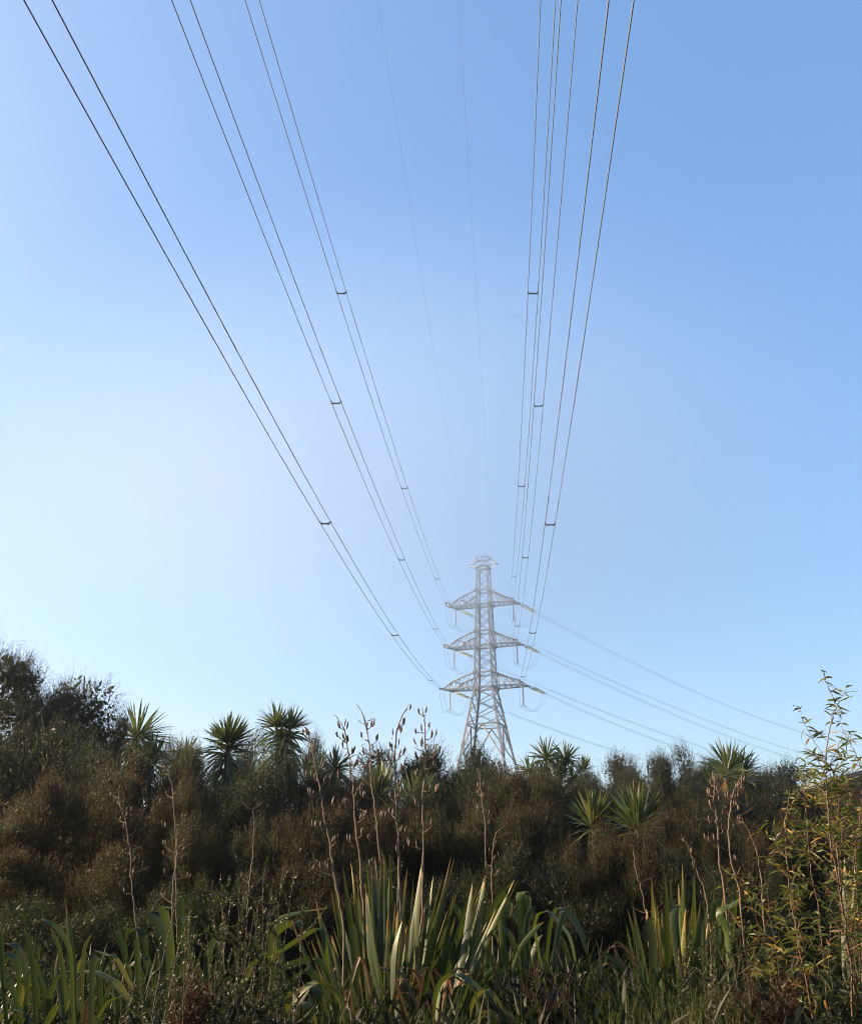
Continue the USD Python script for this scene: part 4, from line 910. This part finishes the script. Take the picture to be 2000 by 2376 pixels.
# ------------------------------------------------------------------ seed stalks
def pod_mesh(rng, base, length, r, lean):
    """An upright, slightly curved three-sided capsule with a pointed tip."""
    t = np.linspace(0, 1, 7)
    c = rng.uniform(.08, .3); az = lean + rng.normal() * .5
    h = np.array([math.cos(az), math.sin(az) * .6, 0])
    p = base + np.outer(t * length, [0, 0, 1.0]) + np.outer(length * c * np.sin(t * 1.7), h) * .8
    rad = r * np.array([.35, .8, 1.0, 1.0, .92, .62, .12])
    return tube(p, rad, 6)
def stalk(parent, pts, Y, clusters, r0, seed, name='flower_stalk', twiggy=0, podscale=1.0):
    rng = np.random.default_rng(seed)
    P3 = [W(x, y, Y) for x, y in pts]
    base = np.array(P3[-1]) + (np.array(P3[-1]) - np.array(P3[-2])) / max(1e-6, np.linalg.norm(np.array(P3[-1]) - np.array(P3[-2]))) * .05
    g = P3[-1] + np.array([(P3[-1][0] - P3[-3][0]) * .3, 0, 0]); g[2] = float(ground_z(g[0], g[1])) - .05
    if g[2] < P3[-1][2] - .1: P3 = P3 + [g]
    path = smooth_path(P3, 42); path[1:-1] += rng.normal(size=(40, 3)) * .0035
    r0 = r0 * .64
    rad = np.interp(np.linspace(0, 1, 42), [0, .12, .5, 1], [r0 * .28, r0 * .6, r0, r0 * 1.25])
    st = obj(name, tube(path, rad, 7), STALK, parent, smooth=True)
    for x, y, n in clusters:
        e = W(x, y, Y + rng.uniform(-.1, .1))
        i = int(np.argmin(np.abs(path[:, 2] - (e[2] - .05 - .25 * abs(e[0] - np.interp(e[2], path[::-1, 2], path[::-1, 0]))))))
        a = path[i]
        m = a * .5 + e * .5 + np.array([0, 0, -.02])
        tip = e + np.array([0, 0, -.035])
        obj('branchlet', tube(smooth_path([a, m, tip], 7), [r0 * .5, r0 * .45, r0 * .42, r0 * .4, r0 * .36, r0 * .3, r0 * .25], 5), STALK, st, smooth=True)
        sg = 1 if e[0] > a[0] else -1
        for q in range(n):
            f = q / max(n - 1, 1)
            b = tip * (1 - .45 * f * min(1, n / 3)) + m * .45 * f * min(1, n / 3) + np.array([rng.normal() * .010, rng.normal() * .018, rng.normal() * .008])
            L = rng.uniform(.046, .068) * podscale
            obj('seed_pod', pod_mesh(rng, b, L, rng.uniform(.0072, .0095) * podscale, 0 if sg > 0 else math.pi), POD, st, smooth=True)
    for q in range(twiggy):
        i = int(rng.integers(3, 34)); a = path[i]; sg = rng.choice([-1, 1])
        L = rng.uniform(.05, .16); e = a + np.array([sg * L, rng.normal() * .05, L * rng.uniform(.2, .8)])
        obj('branchlet', tube([a, (a + e) / 2 + [0, 0, -.01], e], [r0 * .4, r0 * .32, r0 * .15], 4), STALK, st, smooth=True)
    return st
def c3(*l):   # survey helper: picture detail at (600, 1580), 2.52 times enlarged
    return [(600 + a[0] / 2.52, 1580 + a[1] / 2.52) + tuple(a[2:]) for a in l]
SY = 7.9
stalk(flax, c3((238, 222), (290, 310), (320, 430), (345, 560), (370, 690), (385, 800), (410, 910), (430, 1060), (450, 1170), (475, 1310)) + [(798, 2180)], SY,
      c3((260, 290, 1), (300, 300, 2), (318, 372, 2), (278, 455, 1), (368, 480, 2), (290, 540, 3), (338, 545, 1), (402, 560, 3), (300, 650, 4), (430, 695, 4), (325, 825, 3), (372, 835, 1), (455, 915, 4), (345, 1080, 2), (400, 1070, 3)), .0125, 31)
stalk(flax, c3((445, 200), (490, 260), (515, 350), (530, 470), (555, 600), (560, 740), (575, 900), (598, 1080), (600, 1200)) + [(838, 2060), (845, 2160)], SY + .15,
      c3((468, 245, 2), (512, 255, 3), (465, 300, 2), (520, 325, 3), (500, 372, 1), (550, 400, 4), (572, 470, 3), (475, 540, 4), (532, 548, 1), (600, 612, 3), (560, 640, 3), (618, 650, 2), (505, 700, 4), (620, 775, 5), (605, 875, 2), (525, 915, 3)), .0125, 32)
stalk(flax, c3((568, 132), (605, 190), (628, 270), (648, 390), (655, 500), (665, 640), (690, 800), (700, 960), (718, 1120), (715, 1300)) + [(885, 2170)], SY + .3,
      c3((638, 245, 1), (668, 240, 3), (692, 330, 2), (620, 318, 1), (704, 418, 4), (622, 402, 1), (625, 492, 2), (718, 555, 3), (612, 655, 2), (735, 770, 4), (648, 915, 2), (655, 1058, 5)), .0115, 33, twiggy=5)
stalk(flax, c3((883, 140), (848, 190), (815, 270), (802, 330), (800, 460), (800, 600), (803, 740), (815, 900), (820, 1060), (828, 1310)) + [(932, 2140), (936, 2240)], SY + .1,
      c3((883, 150, 1), (846, 235, 3), (826, 268, 4), (800, 290, 1), (770, 368, 2), (820, 358, 1), (845, 408, 3), (782, 440, 2), (848, 500, 3), (768, 562, 1), (818, 580, 1), (832, 632, 4), (775, 665, 3), (738, 770, 2), (772, 750, 5), (832, 745, 2), (826, 865, 3), (852, 868, 3), (818, 990, 3)), .0130, 34)
stalk(flax, c3((958, 158), (965, 200), (972, 260), (977, 400), (970, 560), (962, 720), (965, 870), (963, 1050), (958, 1310)) + [(975, 2160), (971, 2250)], SY + .05,
      c3((945, 172, 1), (974, 175, 1), (918, 275, 1), (948, 280, 2), (1002, 255, 1), (1016, 306, 4), (910, 362, 1), (950, 355, 2), (1012, 390, 1), (1050, 390, 1), (922, 435, 4), (1022, 482, 4), (925, 530, 4), (1045, 610, 3), (1000, 615, 1), (898, 692, 4), (935, 715, 2), (1052, 810, 2), (1012, 825, 1), (880, 938, 3), (925, 945, 2)), .0130, 35)

def own_stalk(label, pts, Y, clusters, r0, seed, twiggy=0, podscale=1.0, group=None):
    x = thing('dry_flax_stalk', label, 'seed stalk', group=group)
    stalk(x, pts, Y, clusters, r0, seed, 'stem', twiggy, podscale); return x
own_stalk('tall dry pale stalk in front of the rusty left shrubs, the thickest there', [(369, 1754), (383, 1782), (397, 1817), (403, 1857), (405, 1901), (410, 1950), (409, 2000), (402, 2050), (401, 2110), (399, 2200)], 9.8,
          [(372, 1770, 1), (395, 1778, 2), (384, 1790, 1), (388, 1838, 1), (376, 1860, 1), (428, 1890, 3), (376, 1908, 3), (440, 1918, 2), (380, 1955, 3), (428, 1950, 3), (378, 1975, 1), (442, 2025, 2), (380, 2020, 1), (378, 2072, 2)], .011, 41, 6, .85)
own_stalk('thin dry stalk twisted against the tall pale one in front of the left shrubs', [(399, 1830), (404, 1880), (410, 1930), (407, 1990), (407, 2010), (409, 2060), (411, 2158), (412, 2230)], 9.85, [(424, 1900, 1), (428, 1965, 1)], .009, 42, 4, .85)
own_stalk('leaning dry stalk left of the tall pale pair, small withered pods', [(272, 1829), (276, 1845), (278, 1865), (284, 1885), (290, 1901), (296, 1940), (302, 1976), (304, 2020), (308, 2071), (317, 2154), (327, 2270)], 9.4,
          [(263, 1838, 1), (272, 1852, 2), (278, 1897, 2), (297, 1872, 2), (292, 1888, 1), (286, 1915, 2), (290, 1970, 2), (310, 1990, 2), (311, 2020, 2), (306, 2030, 2), (290, 2065, 2)], .0095, 43, 8, .75)
own_stalk('thin crooked dry stalk in the dark gap right of the small golden-tipped shrub', [(556, 1856), (575, 1875), (587, 1882), (589, 1917), (588, 1950), (587, 1984), (584, 2010), (580, 2045)], 10.5, [(553, 1985, 1), (560, 2025, 2)], .009, 44, 5, .7)
own_stalk('short dry seed stalk standing in the golden-olive shrub right of the five flax stalks', [(1112, 1786), (1113, 1798), (1116, 1838), (1119, 1865), (1122, 1890), (1126, 1930)], 13.5, [(1108, 1788, 1), (1108, 1822, 3), (1120, 1822, 2), (1110, 1838, 2), (1120, 1845, 3), (1110, 1875, 3), (1136, 1885, 3)], .012, 45, 1, 1.25)
own_stalk('slender drooping-topped dry stalk right of the big flax', [(1171, 1917), (1158, 1927), (1150, 1937), (1144, 1969), (1141, 2016), (1142, 2092), (1143, 2160)], 9.8, [(1148, 1953, 1), (1136, 1968, 1), (1151, 1978, 2), (1128, 1998, 1), (1156, 2018, 3)], .008, 46, 3, .75)
DK = 'dark seed heads'
own_stalk('dark heavy seed head right of the bright young cabbage trees, left one of two', [(1657, 1794), (1659, 1812), (1658, 1833), (1656, 1861), (1663, 1893), (1666, 1936), (1669, 2000), (1675, 2031), (1682, 2090)], 8.8,
          [(1655, 1800, 3), (1648, 1812, 3), (1664, 1808, 3), (1645, 1836, 4), (1666, 1826, 3), (1669, 1846, 5), (1646, 1866, 3), (1682, 1876, 4), (1648, 1904, 3), (1664, 1906, 2), (1678, 1920, 2), (1642, 1942, 2), (1656, 1940, 1)], .0125, 47, 3, 1.05)
own_stalk('dark heavy seed head leaning right, its tip against the yellow-skirted cabbage tree', [(1723, 1796), (1716, 1810), (1709, 1822), (1700, 1845), (1697, 1861), (1693, 1901), (1691, 1940), (1697, 2000), (1711, 2051), (1718, 2100)], 8.9,
          [(1722, 1806, 4), (1712, 1818, 4), (1718, 1825, 3), (1706, 1832, 4), (1711, 1842, 3), (1690, 1845, 3), (1708, 1858, 4), (1692, 1842, 2), (1686, 1878, 3), (1712, 1868, 2)], .0115, 48, 3, 1.0)
own_stalk('bare crooked dry stalk right of the two dark seed heads', [(1713, 1889), (1720, 1900), (1740, 1936), (1748, 1955), (1756, 1976), (1762, 2010), (1770, 2067), (1772, 2130)], 9.2, [(1711, 1897, 2), (1700, 1985, 2)], .009, 49, 6, .9)
own_stalk('broken dry stalk with papery pods below the dark seed heads', [(1585, 1944), (1596, 1962), (1604, 1985), (1612, 2000), (1622, 2040), (1640, 2100)], 9.6, [(1588, 1946, 1), (1602, 1970, 2), (1612, 2005, 3), (1606, 2000, 2), (1632, 2070, 2)], .008, 50, 3, .9)
own_stalk('bare branching twig stem in front of the dark bush left of the right flax', [(1468, 1960), (1471, 1980), (1475, 2019), (1487, 2059), (1498, 2114), (1506, 2170), (1508, 2230)], 9.3, [], .009, 51, 10)
# ------------------------------------------------------------------ red-stemmed saplings with narrow leaves on the right
rw = np.random.default_rng(123)
def narrow_leaf(parent, base, d, L, w, lk, curl):
    n = 6; t = np.linspace(0, 1, n)[:, None]
    d = unit(d); side = unit(np.cross(d, rw.normal(size=3)))
    nn = np.cross(d, side)
    p = base + d * L * t + (nn * curl + np.array([0, 0, -1.0]) * abs(curl) * 1.1) * L * t ** 2
    wd = w * np.interp(t[:, 0], [0, .12, .4, .75, 1], [.12, .55, 1, .7, .03])
    v, f = strip(p, np.broadcast_to(side, (n, 3)), wd, .12)
    obj('leaf', (v, f), lk, parent, smooth=True)
def wstem(parent, pts, Y, r0, leaves, top=True, grounded=True, side=0.0, llen=(.055, .11), name='stem', dz=(0, 0)):
    P = [W(x, y, Y + (dz[0] + (dz[1] - dz[0]) * i / max(len(pts) - 1, 1))) for i, (x, y) in enumerate(pts)]
    if grounded:
        g = np.array(P[-1]) + (np.array(P[-1]) - np.array(P[-2])) * .3; g[2] = float(ground_z(g[0], g[1])) - .04; P.append(g)
    r0 = r0 * .72
    n = max(14, 4 * len(P)); path = smooth_path(P, n); path[1:-1] += rw.normal(size=(n - 2, 3)) * .0025
    st = obj(name, tube(path, np.linspace(r0 * .25, r0, n), 6), RED_STEM, parent, smooth=True)
    hi = (len(P) - 1) / len(P) if grounded else 1.0
    twigs = []
    for i in range(leaves):
        q = rw.uniform(0, hi) ** .9 * (n - 1); k = int(q); b = path[k] + (path[min(k + 1, n - 1)] - path[k]) * (q - k)
        az = i * 2.4 + rw.normal() * .4; up = rw.uniform(-.25, .75)
        d = np.array([math.cos(az), math.sin(az), up])
        r = rw.random(); lk = YELLOW_LEAF if r < .05 else RUSSET_LEAF if r < .10 else WILLOW_LEAF
        narrow_leaf(parent, b, d, rw.uniform(*llen) * (.6 + .6 * min(1, q / n * 3)), rw.uniform(.010, .017), lk, rw.normal() * .35)
    return path
def branches(parent, path, n, L, leaves, lo=.25, hi=.95):
    for i in range(n):
        k = int(rw.uniform(lo, hi) * (len(path) - 1)); a = path[k]
        az = rw.uniform(0, 6.28); d = unit(np.array([math.cos(az), math.sin(az) * .7, rw.uniform(.35, 1.2)])); l = L * rw.uniform(.6, 1.3)
        pts = np.array([a, a + d * l * .5 + rw.normal(size=3) * .02, a + d * l + np.array([0, 0, -.05 * l])]); pp = smooth_path(pts, 9)
        obj('branch', tube(pp, np.linspace(.0028, .0009, 9), 5), RED_STEM, parent, smooth=True)
        for j in range(leaves):
            q = rw.uniform(.15, 1) * 8; kk = min(int(q), 7); b = pp[kk] + (pp[kk + 1] - pp[kk]) * (q - kk)
            aa = j * 2.4 + rw.normal() * .5; dd = np.array([math.cos(aa), math.sin(aa), rw.uniform(-.3, .8)]) + d * .6
            narrow_leaf(parent, b, dd, rw.uniform(.055, .105), rw.uniform(.010, .016), (YELLOW_LEAF if (rr := rw.random()) < .05 else RUSSET_LEAF if rr < .11 else WILLOW_LEAF), rw.normal() * .35)
WY = 6.6
sa = thing('sapling', 'leftmost red-stemmed sapling with narrow leaves, leaning left as it rises', 'sapling')
p = wstem(sa, [(1834, 1832), (1830, 1860), (1826, 1882), (1822, 1910), (1822, 1945), (1825, 1985), (1830, 2048), (1837, 2104), (1845, 2141), (1855, 2202), (1869, 2267), (1888, 2376)], WY, .0095, 70)
branches(sa, p, 21, .22, 8, .25, .9)
wstem(sa, [(1736, 2152), (1770, 2185), (1807, 2216), (1863, 2251)], WY - .1, .004, 22, grounded=False)
wstem(sa, [(1890, 2134), (1872, 2160), (1852, 2183)], WY - .1, .003, 9, grounded=False)
wstem(sa, [(1752, 2080), (1790, 2110), (1820, 2140), (1850, 2195)], WY + .2, .004, 22, grounded=False)
sb = thing('sapling', 'second red-stemmed sapling from the left, its hooked tip against the dark bush', 'sapling')
p = wstem(sb, [(1874, 1774), (1867, 1778), (1863, 1795), (1862, 1809), (1863, 1827), (1866, 1852), (1870, 1876), (1875, 1921), (1876, 1961), (1879, 2009), (1888, 2060), (1899, 2104), (1906, 2180), (1915, 2260)], WY + .35, .0075, 64)
branches(sb, p, 20, .2, 8, .25, .9)
wstem(sb, [(1918, 1912), (1900, 1935), (1888, 1955), (1878, 1985)], WY + .3, .003, 14, grounded=False)
wstem(sb, [(1926, 2218), (1905, 2235), (1879, 2259)], WY + .1, .003, 12, grounded=False)
sc = thing('sapling', 'tallest red-stemmed sapling, its bare top reaching up into the blue sky', 'sapling')
p = wstem(sc, [(1903, 1543), (1911, 1569), (1917, 1583), (1929, 1610), (1940, 1641), (1935, 1654), (1929, 1677), (1922, 1708), (1918, 1740), (1917, 1758), (1916, 1785), (1917, 1813), (1919, 1853), (1922, 1890), (1926, 1937), (1930, 1969), (1938, 2009), (1955, 2104), (1964, 2179), (1977, 2259), (1980, 2370)], WY - .1, .0095, 78)
branches(sc, p, 27, .2, 8, .45, .92)
wstem(sc, [(1965, 1592), (1959, 1607), (1951, 1622), (1940, 1643)], WY - .1, .0024, 12, grounded=False)
wstem(sc, [(1858, 1637), (1859, 1656), (1866, 1679), (1877, 1700), (1891, 1725), (1908, 1749), (1916, 1764)], WY - .15, .0034, 20, grounded=False)
wstem(sc, [(1940, 1641), (1950, 1676), (1961, 1703), (1974, 1726), (1985, 1749), (1995, 1772), (2004, 1795)], WY, .0045, 30, grounded=False)
wstem(sc, [(1990, 1695), (1975, 1708), (1958, 1722), (1940, 1745), (1920, 1782)], WY - .05, .0028, 18, grounded=False)
wstem(sc, [(1866, 1759), (1880, 1770), (1897, 1780), (1914, 1791)], WY - .1, .0022, 9, grounded=False)
wstem(sc, [(1958, 1737), (1944, 1752), (1930, 1768), (1918, 1782)], WY - .05, .0022, 8, grounded=False)
sd = thing('sapling', 'twin-stemmed red sapling near the right edge, leafy all the way up', 'sapling')
p = wstem(sd, [(1999, 1752), (1990, 1768), (1983, 1785), (1971, 1805), (1963, 1822), (1955, 1834), (1951, 1849), (1947, 1872), (1944, 1898), (1941, 1929), (1942, 1969), (1949, 2033), (1953, 2104), (1966, 2180), (1980, 2260), (1988, 2360)], WY + .1, .0080, 62)
branches(sd, p, 24, .2, 8, .3, .92)
p = wstem(sd, [(1986, 1822), (1979, 1840), (1967, 1867), (1964, 1894), (1955, 1914), (1952, 1961), (1950, 2009), (1962, 2080), (1972, 2150), (1985, 2230), (1990, 2330)], WY + .25, .0065, 44)
branches(sd, p, 18, .2, 8, .2, .92)
se = thing('sapling', 'crowded leafy red sapling cut by the right edge of the picture', 'sapling')
for pts, y in (([(2010, 1690), (2005, 1760), (1998, 1850), (1990, 1930), (1984, 2010), (1990, 2100), (2000, 2200), (2004, 2330)], WY), ([(2000, 1900), (1985, 1960), (1978, 2040), (1984, 2130), (1996, 2230), (2000, 2330)], WY + .4)):
    p = wstem(se, pts, y, .007, 46); branches(se, p, 18, .2, 8, .2, .95)
sf = thing('sapling', 'low leafy red-stemmed sapling in front of the right flax clump', 'sapling')
for pts, y in (([(1722, 2020), (1730, 2060), (1745, 2100), (1760, 2150), (1790, 2230), (1810, 2330)], WY + .6), ([(1780, 2060), (1786, 2120), (1800, 2200), (1815, 2320)], WY + .5), ([(1700, 2120), (1730, 2180), (1770, 2260), (1800, 2340)], WY + .3), ([(1930, 2110), (1925, 2180), (1920, 2260), (1918, 2340)], WY), ([(1850, 2150), (1848, 2230), (1842, 2330)], WY + .4)):
    p = wstem(sf, pts, y, .005, 24); branches(sf, p, 9, .2, 7, .1, .85)

# ------------------------------------------------------------------ small-leaved bushes
def wiry_bush(label, tips, bases, Y, seed, per=64, sub=10, name='wiry_bush', leaf_w=.0075):
    rng = np.random.default_rng(seed); x = thing(name, label, 'shrub')
    P, D = [], []
    for i, (tx, ty) in enumerate(tips):
        bx = bases[0] + (tx - bases[0]) * .35 + rng.normal() * 10
        yy = Y + rng.uniform(-.45, .45)
        b = W(bx, 2400, yy); b[2] = float(ground_z(b[0], b[1])); tip = W(tx, ty, yy + rng.uniform(-.15, .15))
        m = b * .5 + tip * .5 + np.array([rng.normal() * .05, rng.normal() * .05, .05])
        path = smooth_path([b, m, tip], 16)
        obj('branch', tube(path, np.linspace(.006, .0012, 16), 5), TWIG, x, smooth=True)
        segs = [path[3:]]
        tw = Soup()
        for q in range(sub):
            k = int(rng.integers(4, 15)); a = path[k]; d = unit(unit(path[min(k + 1, 15)] - path[k - 1]) * .8 + rng.normal(size=3) * .6 + [0, 0, .25]); l = rng.uniform(.08, .26)
            s = smooth_path([a, a + d * l * .5 + rng.normal(size=3) * .012, a + d * l], 7); segs.append(s); tw.add(*tube(s, np.linspace(.0022, .0007, 7), 4))
        obj('twigs', tw.mesh(), TWIG, x, kind='stuff')
        for s in segs:
            n = int(per * len(s) / 7); t = rng.uniform(0, len(s) - 1.001, n); k = t.astype(int)
            pts = s[k] + (s[k + 1] - s[k]) * (t - k)[:, None]
            P.append(pts); D.append(unit(s[k + 1] - s[k]) * .6 + rng.normal(size=(n, 3)) * .7)
    P = np.vstack(P); D = np.vstack(D)
    obj('foliage', blades(P, D, rng.uniform(.012, .024, len(P)), rng.uniform(.8, 1.3, len(P)) * leaf_w, rng, .2), SMALL_LEAF, x, kind='stuff')
    return x
wiry_bush('bushy small-leaved glossy green shrub left of the big flax', [(658, 2011), (683, 2020), (576, 2036), (512, 2026), (611, 2042), (494, 2109), (703, 2101), (536, 2080), (560, 2100), (600, 2090), (630, 2110), (480, 2170), (520, 2150), (460, 2230), (560, 2170), (640, 2180), (600, 2160), (500, 2230), (540, 2240), (620, 2240), (580, 2260), (450, 2290), (490, 2300), (530, 2310), (600, 2310), (640, 2290), (660, 2240), (560, 2330), (510, 2350), (470, 2340), (610, 2350), (650, 2345), (590, 2120), (555, 2060), (630, 2060)], (560,), 6.2, 71)
wiry_bush('thin wiry branch of small leaves in front of the left dry stalks', [(413, 2063), (440, 2110), (430, 2150), (415, 2190), (400, 2240), (380, 2270), (420, 2300), (350, 2300), (370, 2330), (330, 2345), (400, 2340), (300, 2350), (280, 2330), (440, 2200), (440, 2260)], (420,), 6.0, 72, per=50)
wiry_bush('fine-leaved low green bush among the grass below the right flax', [(1640, 2110), (1660, 2150), (1690, 2130), (1620, 2200), (1650, 2210), (1680, 2200), (1710, 2190), (1735, 2200), (1700, 2240), (1660, 2250), (1630, 2260), (1740, 2260), (1590, 2210), (1570, 2225), (1690, 2280), (1720, 2300), (1650, 2300)], (1680,), 7.2, 73, per=50)

# ------------------------------------------------------------------ grass, dead growth
rg = np.random.default_rng(17)
def grass(n, x0, x1, Y0, Y1, lk, L, w, label, category, dens=None):
    s = Soup()
    x = rg.uniform(x0, x1, n); y = rg.uniform(Y0, Y1, n)
    v_all, f_all, m = [], [], 0
    for i in range(n):
        p0 = W(x[i], 2376, y[i]); p0[2] = float(ground_z(p0[0], p0[1])) - .02
        l = rg.uniform(*L); az = rg.uniform(0, 6.28); le = abs(rg.normal()) * .28
        h = np.array([math.cos(az), math.sin(az), 0])
        t = np.linspace(0, 1, 5)[:, None]
        pp = p0 + np.array([0, 0, 1.0]) * l * (t - .25 * le * t ** 2) + h * l * le * t ** 2 * 1.3
        sd = np.cross(h, [0, 0, 1.0]); sd = sd * math.cos(az * 3) + h * math.sin(az * 3)
        wd = w * rg.uniform(.6, 1.3) * np.array([.7, 1, .9, .6, .04])
        v = np.stack([pp - sd * wd[:, None] / 2, pp + sd * wd[:, None] / 2], 1).reshape(-1, 3)
        k = np.arange(4)[:, None] * 2
        s.add(v, np.concatenate([k + [0, 1, 3], k + [0, 3, 2]]))
    o = obj('grass', s.mesh(), lk)
    return tag(o, label, category, kind='stuff')
grass(2600, 1400, 1760, 6.4, 8.6, GRASS_LEAF, (.55, 1.05), .009, 'green blades of long grass at the bottom right', 'grass')
grass(1500, 1420, 1800, 6.2, 8.2, STRAW_LEAF, (.5, 1.0), .007, 'dry straw-coloured grass mixed into the bottom right', 'grass')
grass(220, 1260, 1480, 6.8, 8.6, GRASS_LEAF, (.45, .85), .008, 'thin dim grass at the foot of the dark hollow', 'grass')
grass(110, 370, 500, 5.9, 6.9, STRAW_LEAF, (.55, 1.0), .007, 'dry yellow grass under the small-leaved green bush', 'grass')
grass(250, 100, 480, 5.9, 7.0, GRASS_LEAF, (.4, .85), .008, 'dim grass under the sprawling left flax', 'grass')

def dead_fern(label, px, py, Y, r, n, seed):
    rng = np.random.default_rng(seed); x = thing('dead_fern', label, 'dead fern')
    c = W(px, py, Y); base = np.array(c); base[2] = float(ground_z(c[0], c[1]))
    P, D = [], []
    for i in range(n):
        az = rng.uniform(0, 6.28); e = c + np.array([math.cos(az), math.sin(az), 0]) * r * rng.uniform(.3, 1) + np.array([0, 0, rng.uniform(-.5, .6) * r])
        m = base * .35 + c * .65 + rng.normal(size=3) * .05
        s = smooth_path([base, m, e], 14)
        obj('frond_stem', tube(s, np.linspace(.004, .001, 14), 4), TWIG, x, smooth=True)
        k = rng.integers(5, 13, 60); t = rng.random((60, 1)); P.append(s[k] + (s[k + 1] - s[k]) * t); D.append(rng.normal(size=(60, 3)) + unit(s[k + 1] - s[k]) * .4)
    P = np.vstack(P); D = np.vstack(D)
    obj('fronds', blades(P, D, rng.uniform(.03, .075, len(P)), rng.uniform(.005, .011, len(P)), rng, .4), FERN_DEAD, x, kind='stuff')
dead_fern('dry reddish-brown dead fern in the dark right of the big flax', 1290, 2300, 7.4, .36, 26, 81)
dead_fern('withered brown tangle among the grass below the saplings', 1790, 2290, 6.9, .34, 24, 82)
dead_fern('pale withered tuft in the small-leaved bush at bottom left', 445, 2290, 5.9, .16, 14, 83)

# ------------------------------------------------------------------ the grey roof beyond the scrub at the right edge
hp = W(1951, 1801, 46)
house = thing('house', 'grey sloping roof of a low building behind the brown bush at the right edge', 'house', (hp[0], 46, 0))
gz = float(ground_z(hp[0] + 4, 48))
PI_ = math.radians(14)
obj('wall', box_mesh(.5, 9.5, .4, 9, gz - .3, hp[2] - .12), look('pale_weatherboard', (0.11, 0.095, 0.075), rough=.8), house)
ROOF = look('grey_roof_sheet', (0.10, 0.105, 0.115), rough=.6, spec=.3, scale=3)
for x0, x1, z0, z1 in ((0, 5, 0, 5 * math.tan(PI_)), (10, 5, 0, 5 * math.tan(PI_))):
    v = np.array([[x0, 0, hp[2] + z0], [x1, 0, hp[2] + z1], [x1, 9.5, hp[2] + z1], [x0, 9.5, hp[2] + z0]]); v = np.vstack([v - [0, 0, .22], v])
    obj('roof', (v, np.array([[0, 1, 2, 3], [4, 5, 6, 7], [0, 1, 5, 4], [1, 2, 6, 5], [2, 3, 7, 6], [3, 0, 4, 7]])), ROOF, house)
obj('gable', (np.array([[.5, .4, hp[2] - .12], [9.5, .4, hp[2] - .12], [5, .4, hp[2] + 5 * math.tan(PI_) - .25]]), np.array([[0, 1, 2]])), UsdShade.Material.Get(stage, '/World/Looks/pale_weatherboard'), house)

# ------------------------------------------------------------------ undergrowth: dark ground cover between the bushes
k = kind('ground_cover_tuft'); r0 = np.random.default_rng(5)
n = 700; P = np.stack([r0.normal(size=n) * .28, r0.normal(size=n) * .28, r0.uniform(0, .55, n)], 1); D = np.stack([r0.normal(size=n), r0.normal(size=n), r0.uniform(.1, 1.6, n)], 1)
usdkit.mesh(stage, '/World/plant_kinds/ground_cover_tuft/leaves', blades(P, D, r0.uniform(.08, .2, n), r0.uniform(.012, .028, n), r0), KANUKA_LEAF)
pi = UsdGeom.PointInstancer.Define(stage, '/World/undergrowth')
pi.CreatePrototypesRel().SetTargets(['/World/undergrowth/tuft'])
UsdGeom.Xform.Define(stage, '/World/undergrowth/tuft').GetPrim().GetReferences().AddInternalReference('/World/plant_kinds/ground_cover_tuft')
N = 1500; yy = r0.uniform(6.4, 34, N); xx = r0.uniform(-.62, .62, N) * yy * 1.0
pos = np.stack([xx, yy, ground_z(xx, yy) - .03], 1)
pi.CreatePositionsAttr(Vt.Vec3fArray.FromNumpy(pos.astype(np.float32)))
pi.CreateProtoIndicesAttr(Vt.IntArray([0] * N))
a = r0.uniform(0, 2 * math.pi, N)
pi.CreateOrientationsAttr(Vt.QuathArray([Gf.Quath(float(math.cos(t / 2)), 0, 0, float(math.sin(t / 2))) for t in a]))
s = r0.uniform(.7, 1.5, N) * (1 + np.clip(yy - 13, 0, 12) / 12)
pi.CreateScalesAttr(Vt.Vec3fArray.FromNumpy(np.stack([s, s, s * r0.uniform(.6, 1.3, N)], 1).astype(np.float32)))
tag(pi.GetPrim(), 'dark tangled ground cover between the bushes and flax', 'undergrowth', kind='stuff')
